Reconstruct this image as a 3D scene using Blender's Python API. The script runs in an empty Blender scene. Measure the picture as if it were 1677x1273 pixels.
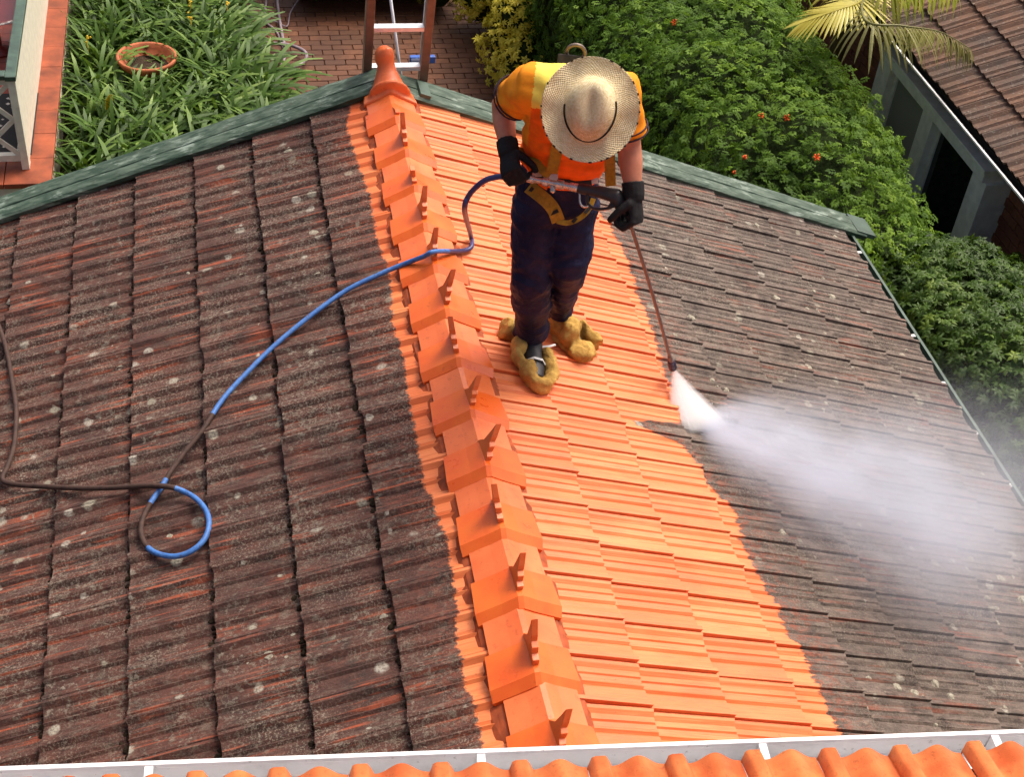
import bpy, bmesh, math, random
import numpy as np
from mathutils import Vector, Matrix, noise as mnoise
from mathutils.bvhtree import BVHTree

random.seed(7)
rng = np.random.default_rng(7)
scene = bpy.context.scene
COL = scene.collection
R = math.radians

# ------------------------------------------------------------------ camera
CAM = Vector((-0.95479, -7.93375, 7.43323))
FPX, PW, PH = 2269.24, 1677.0, 1273.0
YAW, PIT, ROL = 0.2668036, -0.7129583, 0.1119858
TH = 0.3470015                       # roof pitch
ST, CT, TT = math.sin(TH), math.cos(TH), math.tan(TH)
RIDGE_Z = 3.6
_f = Vector((math.sin(YAW) * math.cos(PIT), math.cos(YAW) * math.cos(PIT), math.sin(PIT)))
_r0 = Vector((math.cos(YAW), -math.sin(YAW), 0))
_u0 = _r0.cross(_f)
CR = _r0 * math.cos(ROL) + _u0 * math.sin(ROL)
CU = -_r0 * math.sin(ROL) + _u0 * math.cos(ROL)
cam_d = bpy.data.cameras.new('camera')
cam = bpy.data.objects.new('camera', cam_d)
COL.objects.link(cam)
mw = Matrix((CR, CU, -_f)).transposed().to_4x4()
mw.translation = CAM
cam.matrix_world = mw
cam_d.sensor_width = 36.0
cam_d.lens = 36.0 * FPX / PW
cam_d.clip_start = 0.05
cam_d.clip_end = 500
scene.camera = cam

# ------------------------------------------------------------------ world, sun, exposure
SUN_EL, SUN_AZ = R(58), R(52)        # azimuth measured from +Y towards +X
w = bpy.data.worlds.new('World')
scene.world = w
w.use_nodes = True
nt = w.node_tree
for n in list(nt.nodes):
    nt.nodes.remove(n)
sky = nt.nodes.new('ShaderNodeTexSky')
sky.sky_type = 'NISHITA'
sky.sun_disc = False
sky.sun_elevation = SUN_EL
sky.sun_rotation = SUN_AZ
sky.air_density = 0.55
sky.dust_density = 9.0
sky.ozone_density = 0.2
bg = nt.nodes.new('ShaderNodeBackground')
bg.inputs['Strength'].default_value = 0.15
wo = nt.nodes.new('ShaderNodeOutputWorld')
nt.links.new(sky.outputs[0], bg.inputs[0])
nt.links.new(bg.outputs[0], wo.inputs[0])
sun_d = bpy.data.lights.new('sun', 'SUN')
sun_d.energy = 1.15
sun_d.angle = R(20)
sun_d.color = (1.0, 0.95, 0.86)
sun = bpy.data.objects.new('sun', sun_d)
COL.objects.link(sun)
sd = Vector((math.sin(SUN_AZ) * math.cos(SUN_EL), math.cos(SUN_AZ) * math.cos(SUN_EL), math.sin(SUN_EL)))
sun.rotation_euler = sd.to_track_quat('Z', 'Y').to_euler()
sun.location = (6, 6, 14)
scene.view_settings.view_transform = 'Standard'
scene.view_settings.look = 'None'
scene.view_settings.exposure = 0.54
scene.view_settings.gamma = 1.0
scene.cycles.max_bounces = 10
scene.cycles.volume_bounces = 8
scene.cycles.volume_step_rate = 1.0
scene.cycles.volume_max_steps = 256

# ------------------------------------------------------------------ helpers: picture to place
def ray(px, py):
    d = _f * FPX + CR * (px - PW / 2) - CU * (py - PH / 2)
    return d.normalized()

def at_z(px, py, z):
    d = ray(px, py); return CAM + d * ((z - CAM.z) / d.z)

def at_y(px, py, y):
    d = ray(px, py); return CAM + d * ((y - CAM.y) / d.y)

def at_x(px, py, x):
    d = ray(px, py); return CAM + d * ((x - CAM.x) / d.x)

def on_roof(px, py, side=1, h=0.0):
    d = ray(px, py); n = Vector((side * ST, 0, CT))
    c0 = CAM - Vector((0, 0, RIDGE_Z))
    return CAM + d * ((h - c0.dot(n)) / d.dot(n))

MID = Vector((0.47, -3.38, 0))
HEAD = Vector((math.sin(YAW), math.cos(YAW), 0))
def off(px, py, o):
    """point seen at a pixel, o metres in front of the upright plane the worker stands in"""
    d = ray(px, py)
    q = MID - HEAD * o - CAM
    return CAM + d * (Vector((q.x, q.y, 0)).dot(HEAD) / d.dot(HEAD))

def slope_pt(side, dist, y, h=0.0):
    return Vector((side * (dist * CT + h * ST), y, RIDGE_Z - dist * ST + h * CT))

# ------------------------------------------------------------------ helpers: objects
def link(o, parent=None):
    COL.objects.link(o)
    if parent is not None:
        o.parent = parent
    return o

def tag(o, label=None, cat=None, group=None, kind=None):
    if label: o['label'] = label
    if cat: o['category'] = cat
    if group: o['group'] = group
    if kind: o['kind'] = kind
    return o

def empty(name, loc=(0, 0, 0), parent=None):
    o = bpy.data.objects.new(name, None)
    o.empty_display_size = 0.2
    o.location = loc
    return link(o, parent)

def mesh_obj(name, verts, faces, mat=None, parent=None, smooth=False, mats=None, fmat=None):
    me = bpy.data.meshes.new(name)
    me.from_pydata([tuple(v) for v in verts], [], faces)
    for m in (mats or ([mat] if mat else [])):
        me.materials.append(m)
    if fmat is not None:
        me.polygons.foreach_set('material_index', fmat)
    if smooth:
        me.polygons.foreach_set('use_smooth', [True] * len(me.polygons))
    me.update()
    o = bpy.data.objects.new(name, me)
    link(o, parent)
    if parent is not None and parent.type == 'EMPTY':
        o.matrix_parent_inverse = Matrix.Translation(-Vector(parent.location)) if parent.rotation_euler.z == 0 else o.matrix_parent_inverse
    return o

def child_inst(name, me, mat4, parent):
    o = bpy.data.objects.new(name, me)
    link(o, parent)
    pl = parent.location if parent is not None else Vector((0, 0, 0))
    p = parent.parent if parent is not None else None
    t = Vector(pl)
    o.matrix_basis = mat4
    if parent is not None and parent.type == 'EMPTY':
        o.matrix_parent_inverse = Matrix.Translation(-t)
    return o

class MB:
    """collects shapes into one mesh"""
    def __init__(s):
        s.v = []; s.f = []; s.m = []
    def add(s, v, f, mi=0):
        b = len(s.v)
        s.v += [Vector(p) for p in v]
        s.f += [tuple(i + b for i in q) for q in f]
        s.m += [mi] * len(f)
        return s
    def box(s, lo, hi, mi=0, M=None):
        x0, y0, z0 = lo; x1, y1, z1 = hi
        v = [Vector(p) for p in ((x0, y0, z0), (x1, y0, z0), (x1, y1, z0), (x0, y1, z0), (x0, y0, z1), (x1, y0, z1), (x1, y1, z1), (x0, y1, z1))]
        if M is not None: v = [M @ p for p in v]
        return s.add(v, [(3, 2, 1, 0), (4, 5, 6, 7), (0, 1, 5, 4), (1, 2, 6, 5), (2, 3, 7, 6), (3, 0, 4, 7)], mi)
    def bar(s, a, b, wx, wy, up=(0, 0, 1), mi=0):
        a, b = Vector(a), Vector(b)
        d = (b - a).normalized(); up = Vector(up)
        x = d.cross(up)
        if x.length < 1e-4: x = d.cross(Vector((1, 0, 0)))
        x.normalize(); y = x.cross(d).normalized()
        v = []
        for p in (a, b):
            for sx, sy in ((-1, -1), (1, -1), (1, 1), (-1, 1)):
                v.append(p + x * sx * wx / 2 + y * sy * wy / 2)
        return s.add(v, [(3, 2, 1, 0), (4, 5, 6, 7), (0, 1, 5, 4), (1, 2, 6, 5), (2, 3, 7, 6), (3, 0, 4, 7)], mi)
    def tube(s, pts, rad, n=10, side=None, cap=True, mi=0, phase=0.0):
        """swept tube; rad is one number, or one number or (rx, ry) per point; side fixes the rx axis"""
        pts = [Vector(p) for p in pts]
        k = len(pts)
        if not hasattr(rad, '__len__'): rad = [rad] * k
        rings = []
        prev = None
        for i in range(k):
            d = (pts[min(i + 1, k - 1)] - pts[max(i - 1, 0)]).normalized()
            if side is not None:
                x = Vector(side) - d * Vector(side).dot(d)
            elif prev is None:
                x = d.cross(Vector((0, 0, 1)))
                if x.length < 0.1: x = d.cross(Vector((0, 1, 0)))
            else:
                x = prev - d * prev.dot(d)
            x.normalize(); prev = x
            y = d.cross(x).normalized()
            rx, ry = rad[i] if hasattr(rad[i], '__len__') else (rad[i], rad[i])
            rings.append([pts[i] + x * rx * math.cos(phase + 2 * math.pi * j / n) + y * ry * math.sin(phase + 2 * math.pi * j / n) for j in range(n)])
        v = [p for r_ in rings for p in r_]
        f = []
        for i in range(k - 1):
            for j in range(n):
                a = i * n + j; b = i * n + (j + 1) % n
                f.append((a, b, b + n, a + n))
        if cap:
            f.append(tuple(range(n - 1, -1, -1)))
            f.append(tuple((k - 1) * n + j for j in range(n)))
        return s.add(v, f, mi)
    def ball(s, c, r, n=12, M=None, mi=0):
        c = Vector(c)
        if not hasattr(r, '__len__'): r = (r, r, r)
        v = []; h = n // 2
        for i in range(1, h):
            t = math.pi * i / h
            for j in range(n):
                p = 2 * math.pi * j / n
                q = Vector((r[0] * math.sin(t) * math.cos(p), r[1] * math.sin(t) * math.sin(p), r[2] * math.cos(t)))
                v.append(c + (M @ q if M is not None else q))
        top = Vector((0, 0, r[2])); bot = Vector((0, 0, -r[2]))
        v.append(c + (M @ top if M is not None else top)); v.append(c + (M @ bot if M is not None else bot))
        f = []
        for i in range(h - 2):
            for j in range(n):
                a = i * n + j; b = i * n + (j + 1) % n
                f.append((b, a, a + n, b + n))
        it, ib = len(v) - 2, len(v) - 1
        for j in range(n):
            f.append((j, (j + 1) % n, it))
            f.append(((h - 2) * n + (j + 1) % n, (h - 2) * n + j, ib))
        return s.add(v, f, mi)
    def lathe(s, prof, n=32, M=None, mi=0, cap=False):
        v = []
        for r_, z in prof:
            for j in range(n):
                a = 2 * math.pi * j / n
                q = Vector((r_ * math.cos(a), r_ * math.sin(a), z))
                v.append(M @ q if M is not None else q)
        f = []
        for i in range(len(prof) - 1):
            for j in range(n):
                a = i * n + j; b = i * n + (j + 1) % n
                f.append((a, b, b + n, a + n))
        if cap:
            f.append(tuple(range(n - 1, -1, -1)))
            f.append(tuple((len(prof) - 1) * n + j for j in range(n)))
        return s.add(v, f, mi)
    def prism(s, poly, axis, thick, mi=0):
        """poly: 3-D outline, extruded by +-thick/2 along axis"""
        a = Vector(axis).normalized() * thick / 2
        n = len(poly)
        v = [Vector(p) - a for p in poly] + [Vector(p) + a for p in poly]
        f = [tuple(range(n - 1, -1, -1)), tuple(range(n, 2 * n))]
        for i in range(n):
            j = (i + 1) % n
            f.append((i, j, j + n, i + n))
        return s.add(v, f, mi)
    def mesh(s, name, mats):
        me = bpy.data.meshes.new(name)
        me.from_pydata([tuple(p) for p in s.v], [], s.f)
        for m in (mats if isinstance(mats, (list, tuple)) else [mats]): me.materials.append(m)
        me.polygons.foreach_set('material_index', s.m)
        me.update()
        return me
    def build(s, name, mats, parent=None, smooth=False, bevel=0):
        me = s.mesh(name, mats)
        bm = bmesh.new(); bm.from_mesh(me)
        bmesh.ops.recalc_face_normals(bm, faces=bm.faces)
        if bevel:
            bmesh.ops.bevel(bm, geom=list(bm.edges), offset=bevel, segments=2, affect='EDGES', profile=0.6)
        bm.to_mesh(me); bm.free()
        if smooth: me.polygons.foreach_set('use_smooth', [True] * len(me.polygons))
        o = bpy.data.objects.new(name, me)
        link(o, parent)
        if parent is not None and parent.type == 'EMPTY':
            o.matrix_parent_inverse = Matrix.Translation(-Vector(parent.location))
        return o
    def fuse(s, name, mats, parent, voxel, smooth_it=6, disp=None, mi=None):
        """joins everything into one continuous skin"""
        me = s.mesh(name, mats)
        t = bpy.data.objects.new('fuse_tmp', me)
        COL.objects.link(t)
        m = t.modifiers.new('r', 'REMESH'); m.mode = 'VOXEL'; m.voxel_size = voxel; m.use_smooth_shade = True
        if smooth_it:
            sm = t.modifiers.new('s', 'SMOOTH'); sm.factor = 0.5; sm.iterations = smooth_it
        dg = bpy.context.evaluated_depsgraph_get()
        dg.update()
        out = bpy.data.meshes.new_from_object(t.evaluated_get(dg))
        bpy.data.objects.remove(t); bpy.data.meshes.remove(me)
        out.name = name
        if disp:
            nr = [v.normal.copy() for v in out.vertices]
            for v, nn in zip(out.vertices, nr):
                v.co = v.co + nn * disp(v.co)
            out.update()
        out.materials.clear()
        for mm in (mats if isinstance(mats, (list, tuple)) else [mats]): out.materials.append(mm)
        if mi:
            out.polygons.foreach_set('material_index', [mi(p.center) for p in out.polygons])
        out.polygons.foreach_set('use_smooth', [True] * len(out.polygons))
        out.update()
        o = bpy.data.objects.new(name, out)
        link(o, parent)
        if parent is not None and parent.type == 'EMPTY':
            o.matrix_parent_inverse = Matrix.Translation(-Vector(parent.location))
        return o

def spline(pts, n):
    """Catmull-Rom through points"""
    P = [Vector(p) for p in pts]
    out = []
    for i in range(len(P) - 1):
        p0 = P[max(i - 1, 0)]; p1 = P[i]; p2 = P[i + 1]; p3 = P[min(i + 2, len(P) - 1)]
        for k in range(n):
            t = k / n
            out.append(0.5 * ((2 * p1) + (p2 - p0) * t + (2 * p0 - 5 * p1 + 4 * p2 - p3) * t * t + (3 * p1 - p0 - 3 * p2 + p3) * t ** 3))
    out.append(P[-1])
    return out

# ------------------------------------------------------------------ helpers: materials
class NT:
    def __init__(s, name):
        s.mat = bpy.data.materials.new(name)
        s.mat.use_nodes = True
        s.t = s.mat.node_tree
        s.b = s.t.nodes['Principled BSDF']
        s.out = s.t.nodes['Material Output']
    def n(s, typ, **kw):
        nd = s.t.nodes.new(typ)
        for k, v in kw.items(): setattr(nd, k, v)
        return nd
    def set(s, sock, v):
        if isinstance(v, bpy.types.NodeSocket): s.t.links.new(v, sock)
        elif v is not None:
            if sock.type == 'RGBA' and len(v) == 3: v = (*v, 1)
            sock.default_value = v
    def math(s, op, a, b=0.5, c=None, clamp=False):
        nd = s.n('ShaderNodeMath', operation=op, use_clamp=clamp)
        s.set(nd.inputs[0], a); s.set(nd.inputs[1], b)
        if c is not None: s.set(nd.inputs[2], c)
        return nd.outputs[0]
    def rng(s, v, a, b, c=0.0, d=1.0, smooth=False):
        nd = s.n('ShaderNodeMapRange', interpolation_type='SMOOTHSTEP' if smooth else 'LINEAR')
        for i, x in enumerate((v, a, b, c, d)): s.set(nd.inputs[i], x)
        return nd.outputs[0]
    def mix(s, f, a, b, mode='MIX'):
        nd = s.n('ShaderNodeMix', data_type='RGBA', blend_type=mode)
        s.set(nd.inputs['Factor'], f); s.set(nd.inputs[6], a); s.set(nd.inputs[7], b)
        return nd.outputs[2]
    def pos(s): return s.n('ShaderNodeNewGeometry').outputs['Position']
    def obj(s): return s.n('ShaderNodeTexCoord').outputs['Object']
    def xyz(s, v):
        nd = s.n('ShaderNodeSeparateXYZ'); s.set(nd.inputs[0], v); return nd.outputs
    def comb(s, x, y, z):
        nd = s.n('ShaderNodeCombineXYZ'); s.set(nd.inputs[0], x); s.set(nd.inputs[1], y); s.set(nd.inputs[2], z); return nd.outputs[0]
    def scale(s, v, sc, loc=(0, 0, 0)):
        nd = s.n('ShaderNodeMapping'); s.set(nd.inputs[0], v); nd.inputs['Scale'].default_value = sc; nd.inputs['Location'].default_value = loc; return nd.outputs[0]
    def noise(s, v, sc=5.0, det=3.0, rough=0.55, col=False, dist=0.0):
        nd = s.n('ShaderNodeTexNoise'); s.set(nd.inputs['Vector'], v)
        nd.inputs['Scale'].default_value = sc; nd.inputs['Detail'].default_value = det; nd.inputs['Roughness'].default_value = rough; nd.inputs['Distortion'].default_value = dist
        return nd.outputs['Color' if col else 'Fac']
    def voro(s, v, sc, out='Distance', feat='F1'):
        nd = s.n('ShaderNodeTexVoronoi', feature=feat); s.set(nd.inputs['Vector'], v); nd.inputs['Scale'].default_value = sc
        return nd.outputs[out]
    def white(s, v):
        nd = s.n('ShaderNodeTexWhiteNoise', noise_dimensions='3D'); s.set(nd.inputs['Vector'], v); return nd.outputs['Value']
    def bump(s, h, st=0.5, dist=0.01, nrm=None):
        nd = s.n('ShaderNodeBump'); s.set(nd.inputs['Height'], h); nd.inputs['Strength'].default_value = st; nd.inputs['Distance'].default_value = dist
        if nrm is not None: s.set(nd.inputs['Normal'], nrm)
        return nd.outputs[0]
    def fin(s, col, rough=0.6, spec=0.4, nrm=None, metal=0.0):
        s.set(s.b.inputs['Base Color'], col); s.set(s.b.inputs['Roughness'], rough)
        s.b.inputs['Specular IOR Level'].default_value = spec
        s.set(s.b.inputs['Metallic'], metal)
        if nrm is not None: s.set(s.b.inputs['Normal'], nrm)
        return s.mat

def simple(name, col, rough=0.6, spec=0.4, metal=0.0, vary=0.25, sc=18.0, bump=0.15, bd=0.004, stretch=None):
    m = NT(name)
    p = m.obj()
    if stretch: p = m.scale(p, stretch)
    a = m.noise(p, sc, 4)
    dark = tuple(c * (1 - vary) for c in col); lite = tuple(min(1, c * (1 + vary)) for c in col)
    c = m.mix(m.rng(a, 0.3, 0.7), dark, lite)
    nr = m.bump(m.noise(p, sc * 4, 3), bump, bd) if bump else None
    return m.fin(c, m.rng(a, 0.2, 0.8, rough - 0.08, rough + 0.08), spec, nr, metal)

def float_curve(m, val, pts):
    nd = m.n('ShaderNodeFloatCurve')
    m.set(nd.inputs['Value'], val)
    cv = nd.mapping.curves[0]
    pts = sorted(pts)
    cv.points[0].location = pts[0]; cv.points[1].location = pts[-1]
    for p in pts[1:-1]: cv.points.new(*p)
    for p in cv.points: p.handle_type = 'VECTOR'
    nd.mapping.update()
    return nd.outputs[0]

GAUGE, TILE_W = 0.34, 0.193
# the washed band: (y along the ridge, distance from the ridge line) of its edge, right and left slope
EDGE_R = [(-6.3, 1.19), (-5.211, 1.18), (-5.058, 1.176), (-4.911, 1.18), (-4.766, 1.14), (-4.64, 1.147), (-4.482, 1.12), (-4.315, 1.108), (-4.13, 1.144), (-3.964, 1.065), (-3.80, 1.03), (-3.73, 0.98), (-3.70, 0.82), (-3.62, 0.80), (-3.59, 1.04), (-3.45, 1.09), (-3.31, 1.075), (-3.08, 1.092), (-2.836, 1.114), (-2.585, 1.119), (-2.311, 1.143), (-2.04, 1.128), (-1.845, 1.107), (-1.48, 1.05), (-1.0, 1.03)]
EDGE_L = [(-6.3, .20), (-5.313, .193), (-5.206, .194), (-5.099, .209), (-4.895, .205), (-4.74, .18), (-4.453, .169), (-4.26, .193), (-4.121, .21), (-3.96, .204), (-3.744, .203), (-3.533, .199), (-3.377, .188), (-3.118, .202), (-2.741, .17), (-2.474, .198), (-2.11, .187), (-1.752, .214), (-1.405, .231), (-1.269, .194), (-1.0, .19)]

def make_roof_mat():
    m = NT('weathered_clay_tile')
    p = m.pos(); x, y, z = m.xyz(p)
    yn = m.rng(y, -6.3, -1.0)
    er = float_curve(m, yn, [((a + 6.3) / 5.3, b / 1.6) for a, b in EDGE_R])
    el = float_curve(m, yn, [((a + 6.3) / 5.3, b / 1.6) for a, b in EDGE_L])
    right = m.math('GREATER_THAN', x, 0.0)
    jag = m.noise(m.scale(p, (5, 34, 5)), 1.0, 3, 0.6)
    jag2 = m.noise(p, 90, 2)
    jg = m.math('ADD', m.math('MULTIPLY', m.math('SUBTRACT', jag, 0.5), m.rng(right, 0, 1, 0.055, 0.10)), m.math('MULTIPLY', m.math('SUBTRACT', jag2, 0.5), 0.03))
    dr = m.math('SUBTRACT', m.math('MULTIPLY', er, 1.6), x)
    dl = m.math('ADD', m.math('ADD', m.math('MULTIPLY', el, 1.6), 0.022), x)
    dd = m.math('ADD', m.math('MULTIPLY', dr, right), m.math('MULTIPLY', dl, m.math('SUBTRACT', 1.0, right)))
    dd = m.math('ADD', dd, jg)
    clean = m.rng(dd, -0.004, 0.010, smooth=True)
    # each tile has its own tone
    ax = m.math('ABSOLUTE', x)
    cell = m.comb(m.math('FLOOR', m.math('DIVIDE', m.math('SUBTRACT', m.math('DIVIDE', ax, CT), 0.10), GAUGE)),
                  m.math('FLOOR', m.math('DIVIDE', m.math('ADD', y, 4.669), TILE_W)), right)
    tone = m.white(cell)
    # washed clay
    cn = m.noise(m.scale(p, (2.5, 14, 2.5)), 1.0, 4, 0.6)
    cbase = m.mix(m.rng(cn, 0.3, 0.7), (0.71, 0.172, 0.042), (0.78, 0.270, 0.098))
    cbase = m.mix(m.math('MULTIPLY', tone, 0.60), cbase, (0.72, 0.135, 0.034))
    fine = m.noise(m.scale(p, (6, 120, 6)), 1.0, 3)
    cbase = m.mix(m.rng(fine, 0.52, 0.80, 0, 0.6), cbase, (0.50, 0.095, 0.020))
    wash = m.noise(m.scale(p, (1.2, 2.0, 1.2), (3, 1, 0)), 2.2, 5, .65)
    cbase = m.mix(m.rng(wash, 0.50, 0.72, 0, 0.55), cbase, (0.60, 0.105, 0.028))
    cbase = m.mix(m.rng(m.noise(m.scale(p, (10, 40, 10)), 1.0, 4, .7), 0.64, 0.78, 0, 0.35), cbase, (0.32, 0.085, 0.035))
    spots = m.rng(m.noise(p, 70, 2), 0.70, 0.76)
    cbase = m.mix(m.math('MULTIPLY', spots, 0.5), cbase, (0.22, 0.06, 0.03))
    # grimy clay, left slope browner, right slope greyer
    dn = m.noise(p, 9, 5, 0.65)
    dn2 = m.noise(m.scale(p, (14, 60, 14)), 1.0, 4, 0.7)
    left_d = m.mix(m.rng(dn, 0.35, 0.65), (0.040, 0.012, 0.008), (0.098, 0.031, 0.020))
    left_d = m.mix(m.rng(dn2, 0.40, 0.72), left_d, (0.165, 0.062, 0.042))
    right_d = m.mix(m.rng(dn, 0.35, 0.65), (0.072, 0.051, 0.041), (0.155, 0.116, 0.094))
    right_d = m.mix(m.rng(dn2, 0.42, 0.72), right_d, (0.29, 0.215, 0.168))
    dirty = m.mix(right, left_d, right_d)
    mo = m.noise(m.scale(p, (1, 1.6, 1)), 13, 5, 0.7)
    dirty = m.mix(m.rng(mo, 0.55, 0.66, 0, 0.5), dirty, m.mix(m.rng(m.noise(p, 120, 3, .7), .38, .62), (0.10, 0.085, 0.062), (0.33, 0.28, 0.21)))
    dirty = m.mix(m.rng(m.noise(m.scale(p, (1, 1.5, 1), (7, 3, 1)), 8, 5, 0.7), 0.50, 0.66, 0, 0.75), dirty, (0.022, 0.013, 0.010))
    dirty = m.mix(m.rng(tone, 0.0, 1.0, 0.0, 0.42), dirty, m.mix(right, (0.045, 0.022, 0.018), (0.085, 0.065, 0.055)))
    # worn red streaks on the ribs
    sk = m.noise(m.scale(p, (3.2, 62, 3.2)), 1.0, 3, 0.5)
    skm = m.math('MULTIPLY', m.rng(sk, 0.56, 0.64), m.rng(m.noise(p, 4.1, 2), 0.42, 0.58))
    dirty = m.mix(m.math('MULTIPLY', skm, m.rng(right, 0, 1, 0.85, 0.45)), dirty, (0.38, 0.080, 0.030))
    # crusty lichen speckle and rosettes
    l1 = m.math('MULTIPLY', m.rng(m.noise(p, 105, 4, 0.75), 0.52, 0.60), m.rng(m.noise(p, 5.0, 3), 0.28, 0.54))
    lcol = m.mix(m.noise(p, 30, 2), (0.27, 0.20, 0.15), (0.46, 0.41, 0.31))
    dirty = m.mix(m.math('MULTIPLY', l1, m.rng(m.noise(m.scale(p, (1, 1, 1), (4, 4, 4)), 2.6, 4), .40, .60, .15, .75)), dirty, lcol)
    l2 = m.math('MULTIPLY', m.rng(m.noise(p, 40, 6, 0.78), 0.535, 0.60), m.rng(m.noise(p, 3.6, 4), 0.44, 0.60))
    dirty = m.mix(m.math('MULTIPLY', l2, m.rng(right, 0, 1, 0.80, 0.55)), dirty, m.mix(m.noise(p, 75, 3, .7), (0.17, 0.135, 0.10), (0.44, 0.385, 0.30)))
    warp = m.n('ShaderNodeVectorMath', operation='ADD')
    m.set(warp.inputs[0], p); m.set(warp.inputs[1], m.scale(m.noise(p, 28, 2, col=True), (0.022, 0.022, 0.022)))
    vd = m.voro(warp.outputs[0], 11.0); vc = m.xyz(m.voro(warp.outputs[0], 11.0, 'Color'))
    spot = m.math('MULTIPLY', m.rng(vd, m.math('MULTIPLY', vc[1], 0.36), 0.0, 0.0, 3.0), m.math('GREATER_THAN', vc[0], 0.66), clamp=True)
    spot = m.math('MINIMUM', spot, 1.0)
    spot = m.math('MULTIPLY', spot, m.rng(m.noise(p, 120, 3), 0.32, 0.58, 0.25, 0.9))
    dirty = m.mix(spot, dirty, m.mix(vc[2], (0.36, 0.34, 0.25), (0.50, 0.46, 0.38)))
    half = m.math('MULTIPLY', m.rng(dd, -.20, 0.0), m.rng(m.noise(m.scale(p, (1, 1.8, 1)), 26, 4, .7), 0.50, 0.58))
    dirty = m.mix(m.math('MULTIPLY', half, m.rng(right, 0, 1, .35, .75)), dirty, (0.34, 0.090, 0.045))
    col = m.mix(clean, dirty, cbase)
    dm_ = m.math('SUBTRACT', 1.0, clean)
    hgt = m.math('ADD', m.math('MULTIPLY', m.noise(p, 75, 5, 0.7), dm_), m.math('MULTIPLY', m.math('MULTIPLY', m.math('ADD', m.math('ADD', l1, l2), spot), 0.4), dm_))
    hgt = m.math('ADD', hgt, m.math('MULTIPLY', m.noise(m.scale(p, (4, 170, 4)), 1.0, 2), m.math('MULTIPLY', clean, .22)))
    nr = m.bump(hgt, 0.75, 0.010)
    rough = m.mix(clean, m.mix(m.noise(p, 4, 2), (0.62,) * 3, (0.85,) * 3), m.mix(cn, (0.42,) * 3, (0.62,) * 3))
    return m.fin(col, rough, 0.42, nr)

def ridge_mat():
    m = NT('wet_orange_ridge_paint')
    p = m.pos()
    a = m.noise(p, 7, 4); b = m.noise(p, 150, 2)
    c = m.mix(m.rng(a, 0.3, 0.7), (0.72, 0.130, 0.030), (0.80, 0.190, 0.050))
    c = m.mix(m.rng(m.noise(p, 38, 5, .7), 0.56, 0.72, 0, 0.6), c, (0.42, 0.06, 0.018))
    return m.fin(c, m.rng(a, 0.3, 0.7, 0.30, 0.46), 0.55, m.bump(b, 0.12, 0.003))

M = {}
M['roof'] = make_roof_mat()
M['ridge'] = ridge_mat()
def collar_mat():
    m = NT('deep_orange_ridge_collar')
    p = m.pos(); a = m.noise(p, 9, 4)
    c = m.mix(m.rng(a, 0.3, 0.7), (0.73, 0.102, 0.010), (0.79, 0.148, 0.014))
    c = m.mix(m.rng(m.noise(p, 40, 4, .7), 0.60, 0.74, 0, 0.55), c, (0.40, 0.060, 0.014))
    return m.fin(c, m.rng(a, 0.3, 0.7, 0.26, 0.42), 0.55, m.bump(m.noise(p, 140, 2), 0.12, 0.003))
M['collar'] = collar_mat()
M['mortar'] = simple('orange_mortar_bedding', (0.34, 0.070, 0.022), 0.7, 0.3, sc=20, vary=0.4)

def green_paint():
    m = NT('flaking_green_paint')
    p = m.pos()
    st = m.noise(m.scale(p, (3, 30, 30)), 1.0, 4, 0.65)
    b = m.noise(p, 6, 4)
    c = m.mix(m.rng(st, 0.40, 0.62), (0.026, 0.055, 0.034), (0.090, 0.130, 0.094))
    c = m.mix(m.rng(m.math('MULTIPLY', st, b), 0.30, 0.40), c, (0.22, 0.28, 0.23))
    c = m.mix(m.rng(m.noise(p, 14, 4), 0.60, 0.72, 0, 0.6), c, (0.045, 0.055, 0.035))
    return m.fin(c, 0.6, 0.35, m.bump(st, 0.5, 0.006))
M['green'] = green_paint()
M['green_dark'] = simple('dark_green_gutter_paint', (0.045, 0.085, 0.060), 0.45, 0.5, sc=9, vary=0.45)
_m = NT('white_gutter_paint'); _p = _m.pos()
_c = _m.mix(_m.rng(_m.noise(_p, 5, 5, .65), .48, .70, 0, .55), (0.84, 0.85, 0.86), (0.52, 0.53, 0.54))
_c = _m.mix(_m.rng(_m.noise(_p, 42, 4, .7), .64, .74, 0, .7), _c, (0.16, 0.145, 0.13))
M['white'] = _m.fin(_c, .38, .45)
M['zinc'] = simple('pale_bracket_metal', (0.55, 0.56, 0.54), 0.4, 0.5, sc=20, vary=0.2)

def foreground_tile_mat():
    m = NT('bright_terracotta')
    p = m.pos(); oi = m.n('ShaderNodeObjectInfo').outputs['Random']
    a = m.noise(p, 10, 4, 0.6)
    c = m.mix(m.rng(a, 0.35, 0.65), (0.60, 0.125, 0.032), (0.80, 0.25, 0.075))
    c = m.mix(m.math('MULTIPLY', oi, 0.4), c, (0.62, 0.11, 0.03))
    c = m.mix(m.rng(m.noise(p, 60, 4, 0.7), 0.56, 0.70, 0, 0.55), c, (0.32, 0.06, 0.02))
    return m.fin(c, 0.6, 0.35, m.bump(m.noise(p, 160, 3), 0.3, 0.003))
M['front_tile'] = foreground_tile_mat()

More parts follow.
